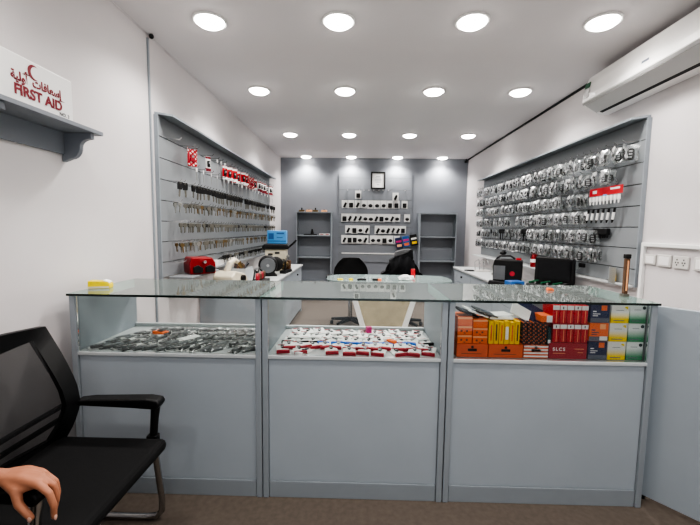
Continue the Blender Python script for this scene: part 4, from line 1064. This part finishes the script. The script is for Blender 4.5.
# left arm along the armrest: shoulder, elbow, wrist
chain(b, [(-1.12, py+.17, 1.0), (-1.15, py+.30, .74), (-1.15, py+.36, .680), (-1.0, .905, .651), (-.93, .916, .647)], [.052, .042, .037, .026, .0195])
# palm as a flattened sheet of chains from wrist to each knuckle
KN = [(-.812, .884, .651), (-.822, .906, .655), (-.836, .926, .650), (-.856, .943, .641)]
for k, kn in enumerate(KN):
    wq = (-.925, .905+.008*k, .646)
    md_ = tuple((a+c)/2 for a, c in zip(wq, kn)); md_ = (md_[0], md_[1], md_[2]+.006)
    chain(b, [wq, md_, kn], [.0165, .0155, .0118])
    md2 = (md_[0], md_[1], md_[2]-.012); chain(b, [wq, md2], [.013, .0125])
FG = [[(-.784, .881, .630), (-.774, .881, .598), (-.777, .884, .563)],
      [(-.795, .908, .632), (-.790, .910, .597), (-.798, .910, .562)],
      [(-.810, .931, .626), (-.806, .933, .594), (-.813, .933, .564)],
      [(-.834, .951, .620), (-.831, .953, .596), (-.837, .953, .573)]]
for kn, fg, rr_ in zip(KN, FG, (.0092, .0094, .009, .008)):
    chain(b, [kn]+fg, [rr_+.0014, rr_, rr_*.92, rr_*.8])
TH = [(-.908, .900, .645), (-.868, .878, .637), (-.856, .870, .606), (-.826, .870, .570)]
chain(b, TH, [.0175, .0135, .0108, .0088])
chain(b, [(-.868, .878, .637), (-.828, .890, .645)], [.0115, .0100])
body = remeshed('body', b, m['skin'], .0042, 3)
nl = MB(); nl.ball((-.8235, .8625, .5705), 1, 8, sc=(.006, .0025, .0075)); nl.build('fingernail', m['nail'], pe, smooth=True)
nl = MB(); nl.ball((-.7705, .8805, .5650), 1, 8, sc=(.0025, .005, .0075)); nl.build('fingernail', m['nail'], pe, smooth=True)
# clothing and hair
c = MB()
for x, z, rx, ry_, h in ((-1.08, .58, .122, .177, .11), (-1.085, .68, .117, .162, .1), (-1.10, .82, .122, .172, .1), (-1.12, .96, .117, .182, .092)): c.ball((x, py, z), 1, 10, sc=(rx, ry_, h))
chain(c, [(-1.12, py-.15, 1.02), (-1.12, py, 1.04), (-1.12, py+.15, 1.02)], [.066, .08, .066])
chain(c, [(-1.12, py+.17, 1.0), (-1.132, py+.232, .86)], [.064, .058]); chain(c, [(-1.12, py-.17, 1.0), (-1.10, py-.20, .87)], [.064, .058])
remeshed('shirt', c, m['shirt'], .012, 30)
c = MB(); c.ball((-1.08, py, .545), 1, 10, sc=(.125, .178, .085))
for s in (-1, 1): chain(c, [(-1.07, py+s*.09, .555), (-.66, py+s*.10, .545), (-.62, py+s*.10, .30), (-.64, py+s*.10, .11)], [.096, .07, .064, .055])
remeshed('trousers', c, m['trousers'], .012)
c = MB(); c.ball((-1.115, py, 1.285), 1, 12, sc=(.098, .088, .105)); c.ball((-1.15, py, 1.23), 1, 10, sc=(.06, .08, .08)); remeshed('hair', c, m['hair'], .01)
for s in (-1, 1):
    c = MB(); chain(c, [(-.68, py+s*.10, .052), (-.60, py+s*.105, .05), (-.50, py+s*.11, .04)], [.052, .05, .038]); o = remeshed('shoe', c, m['dark'], .01)
for sx in (-1, 1):
    e = MB().ball((-1.0145, py+sx*.032, 1.268), 1, 8, sc=(.007, .012, .0065)).build('eye', m['white'], pe, smooth=True)
    MB().ball((-1.0085, py+sx*.032, 1.268), 1, 8, sc=(.0025, .0055, .0055)).build('iris', m['hair'], e, smooth=True)
    MB().tube([(-1.010, py+sx*.016, 1.287), (-1.008, py+sx*.032, 1.292), (-1.016, py+sx*.050, 1.286)], .0038, 6).build('eyebrow', m['hair'], pe, smooth=True)
MB().ball((-.9965, py, 1.196), 1, 8, sc=(.005, .020, .004)).ball((-.9975, py, 1.190), 1, 8, sc=(.005, .018, .004)).build('mouth', m['lip'], pe, smooth=True)

# templates that no place used are dropped
for o in [o for o in bpy.data.objects if o.parent is None and o.get('label') == 'x']:
    for q in list(o.children): bpy.data.objects.remove(q)
    bpy.data.objects.remove(o)

# ------------------------------------------------------------------ look
sc = bpy.context.scene
sc.view_settings.view_transform = 'AgX'; sc.view_settings.look = 'AgX - High Contrast'; sc.view_settings.exposure = 0.44
sc.cycles.transparent_max_bounces = 24; sc.cycles.max_bounces = 10; sc.cycles.sample_clamp_indirect = 4
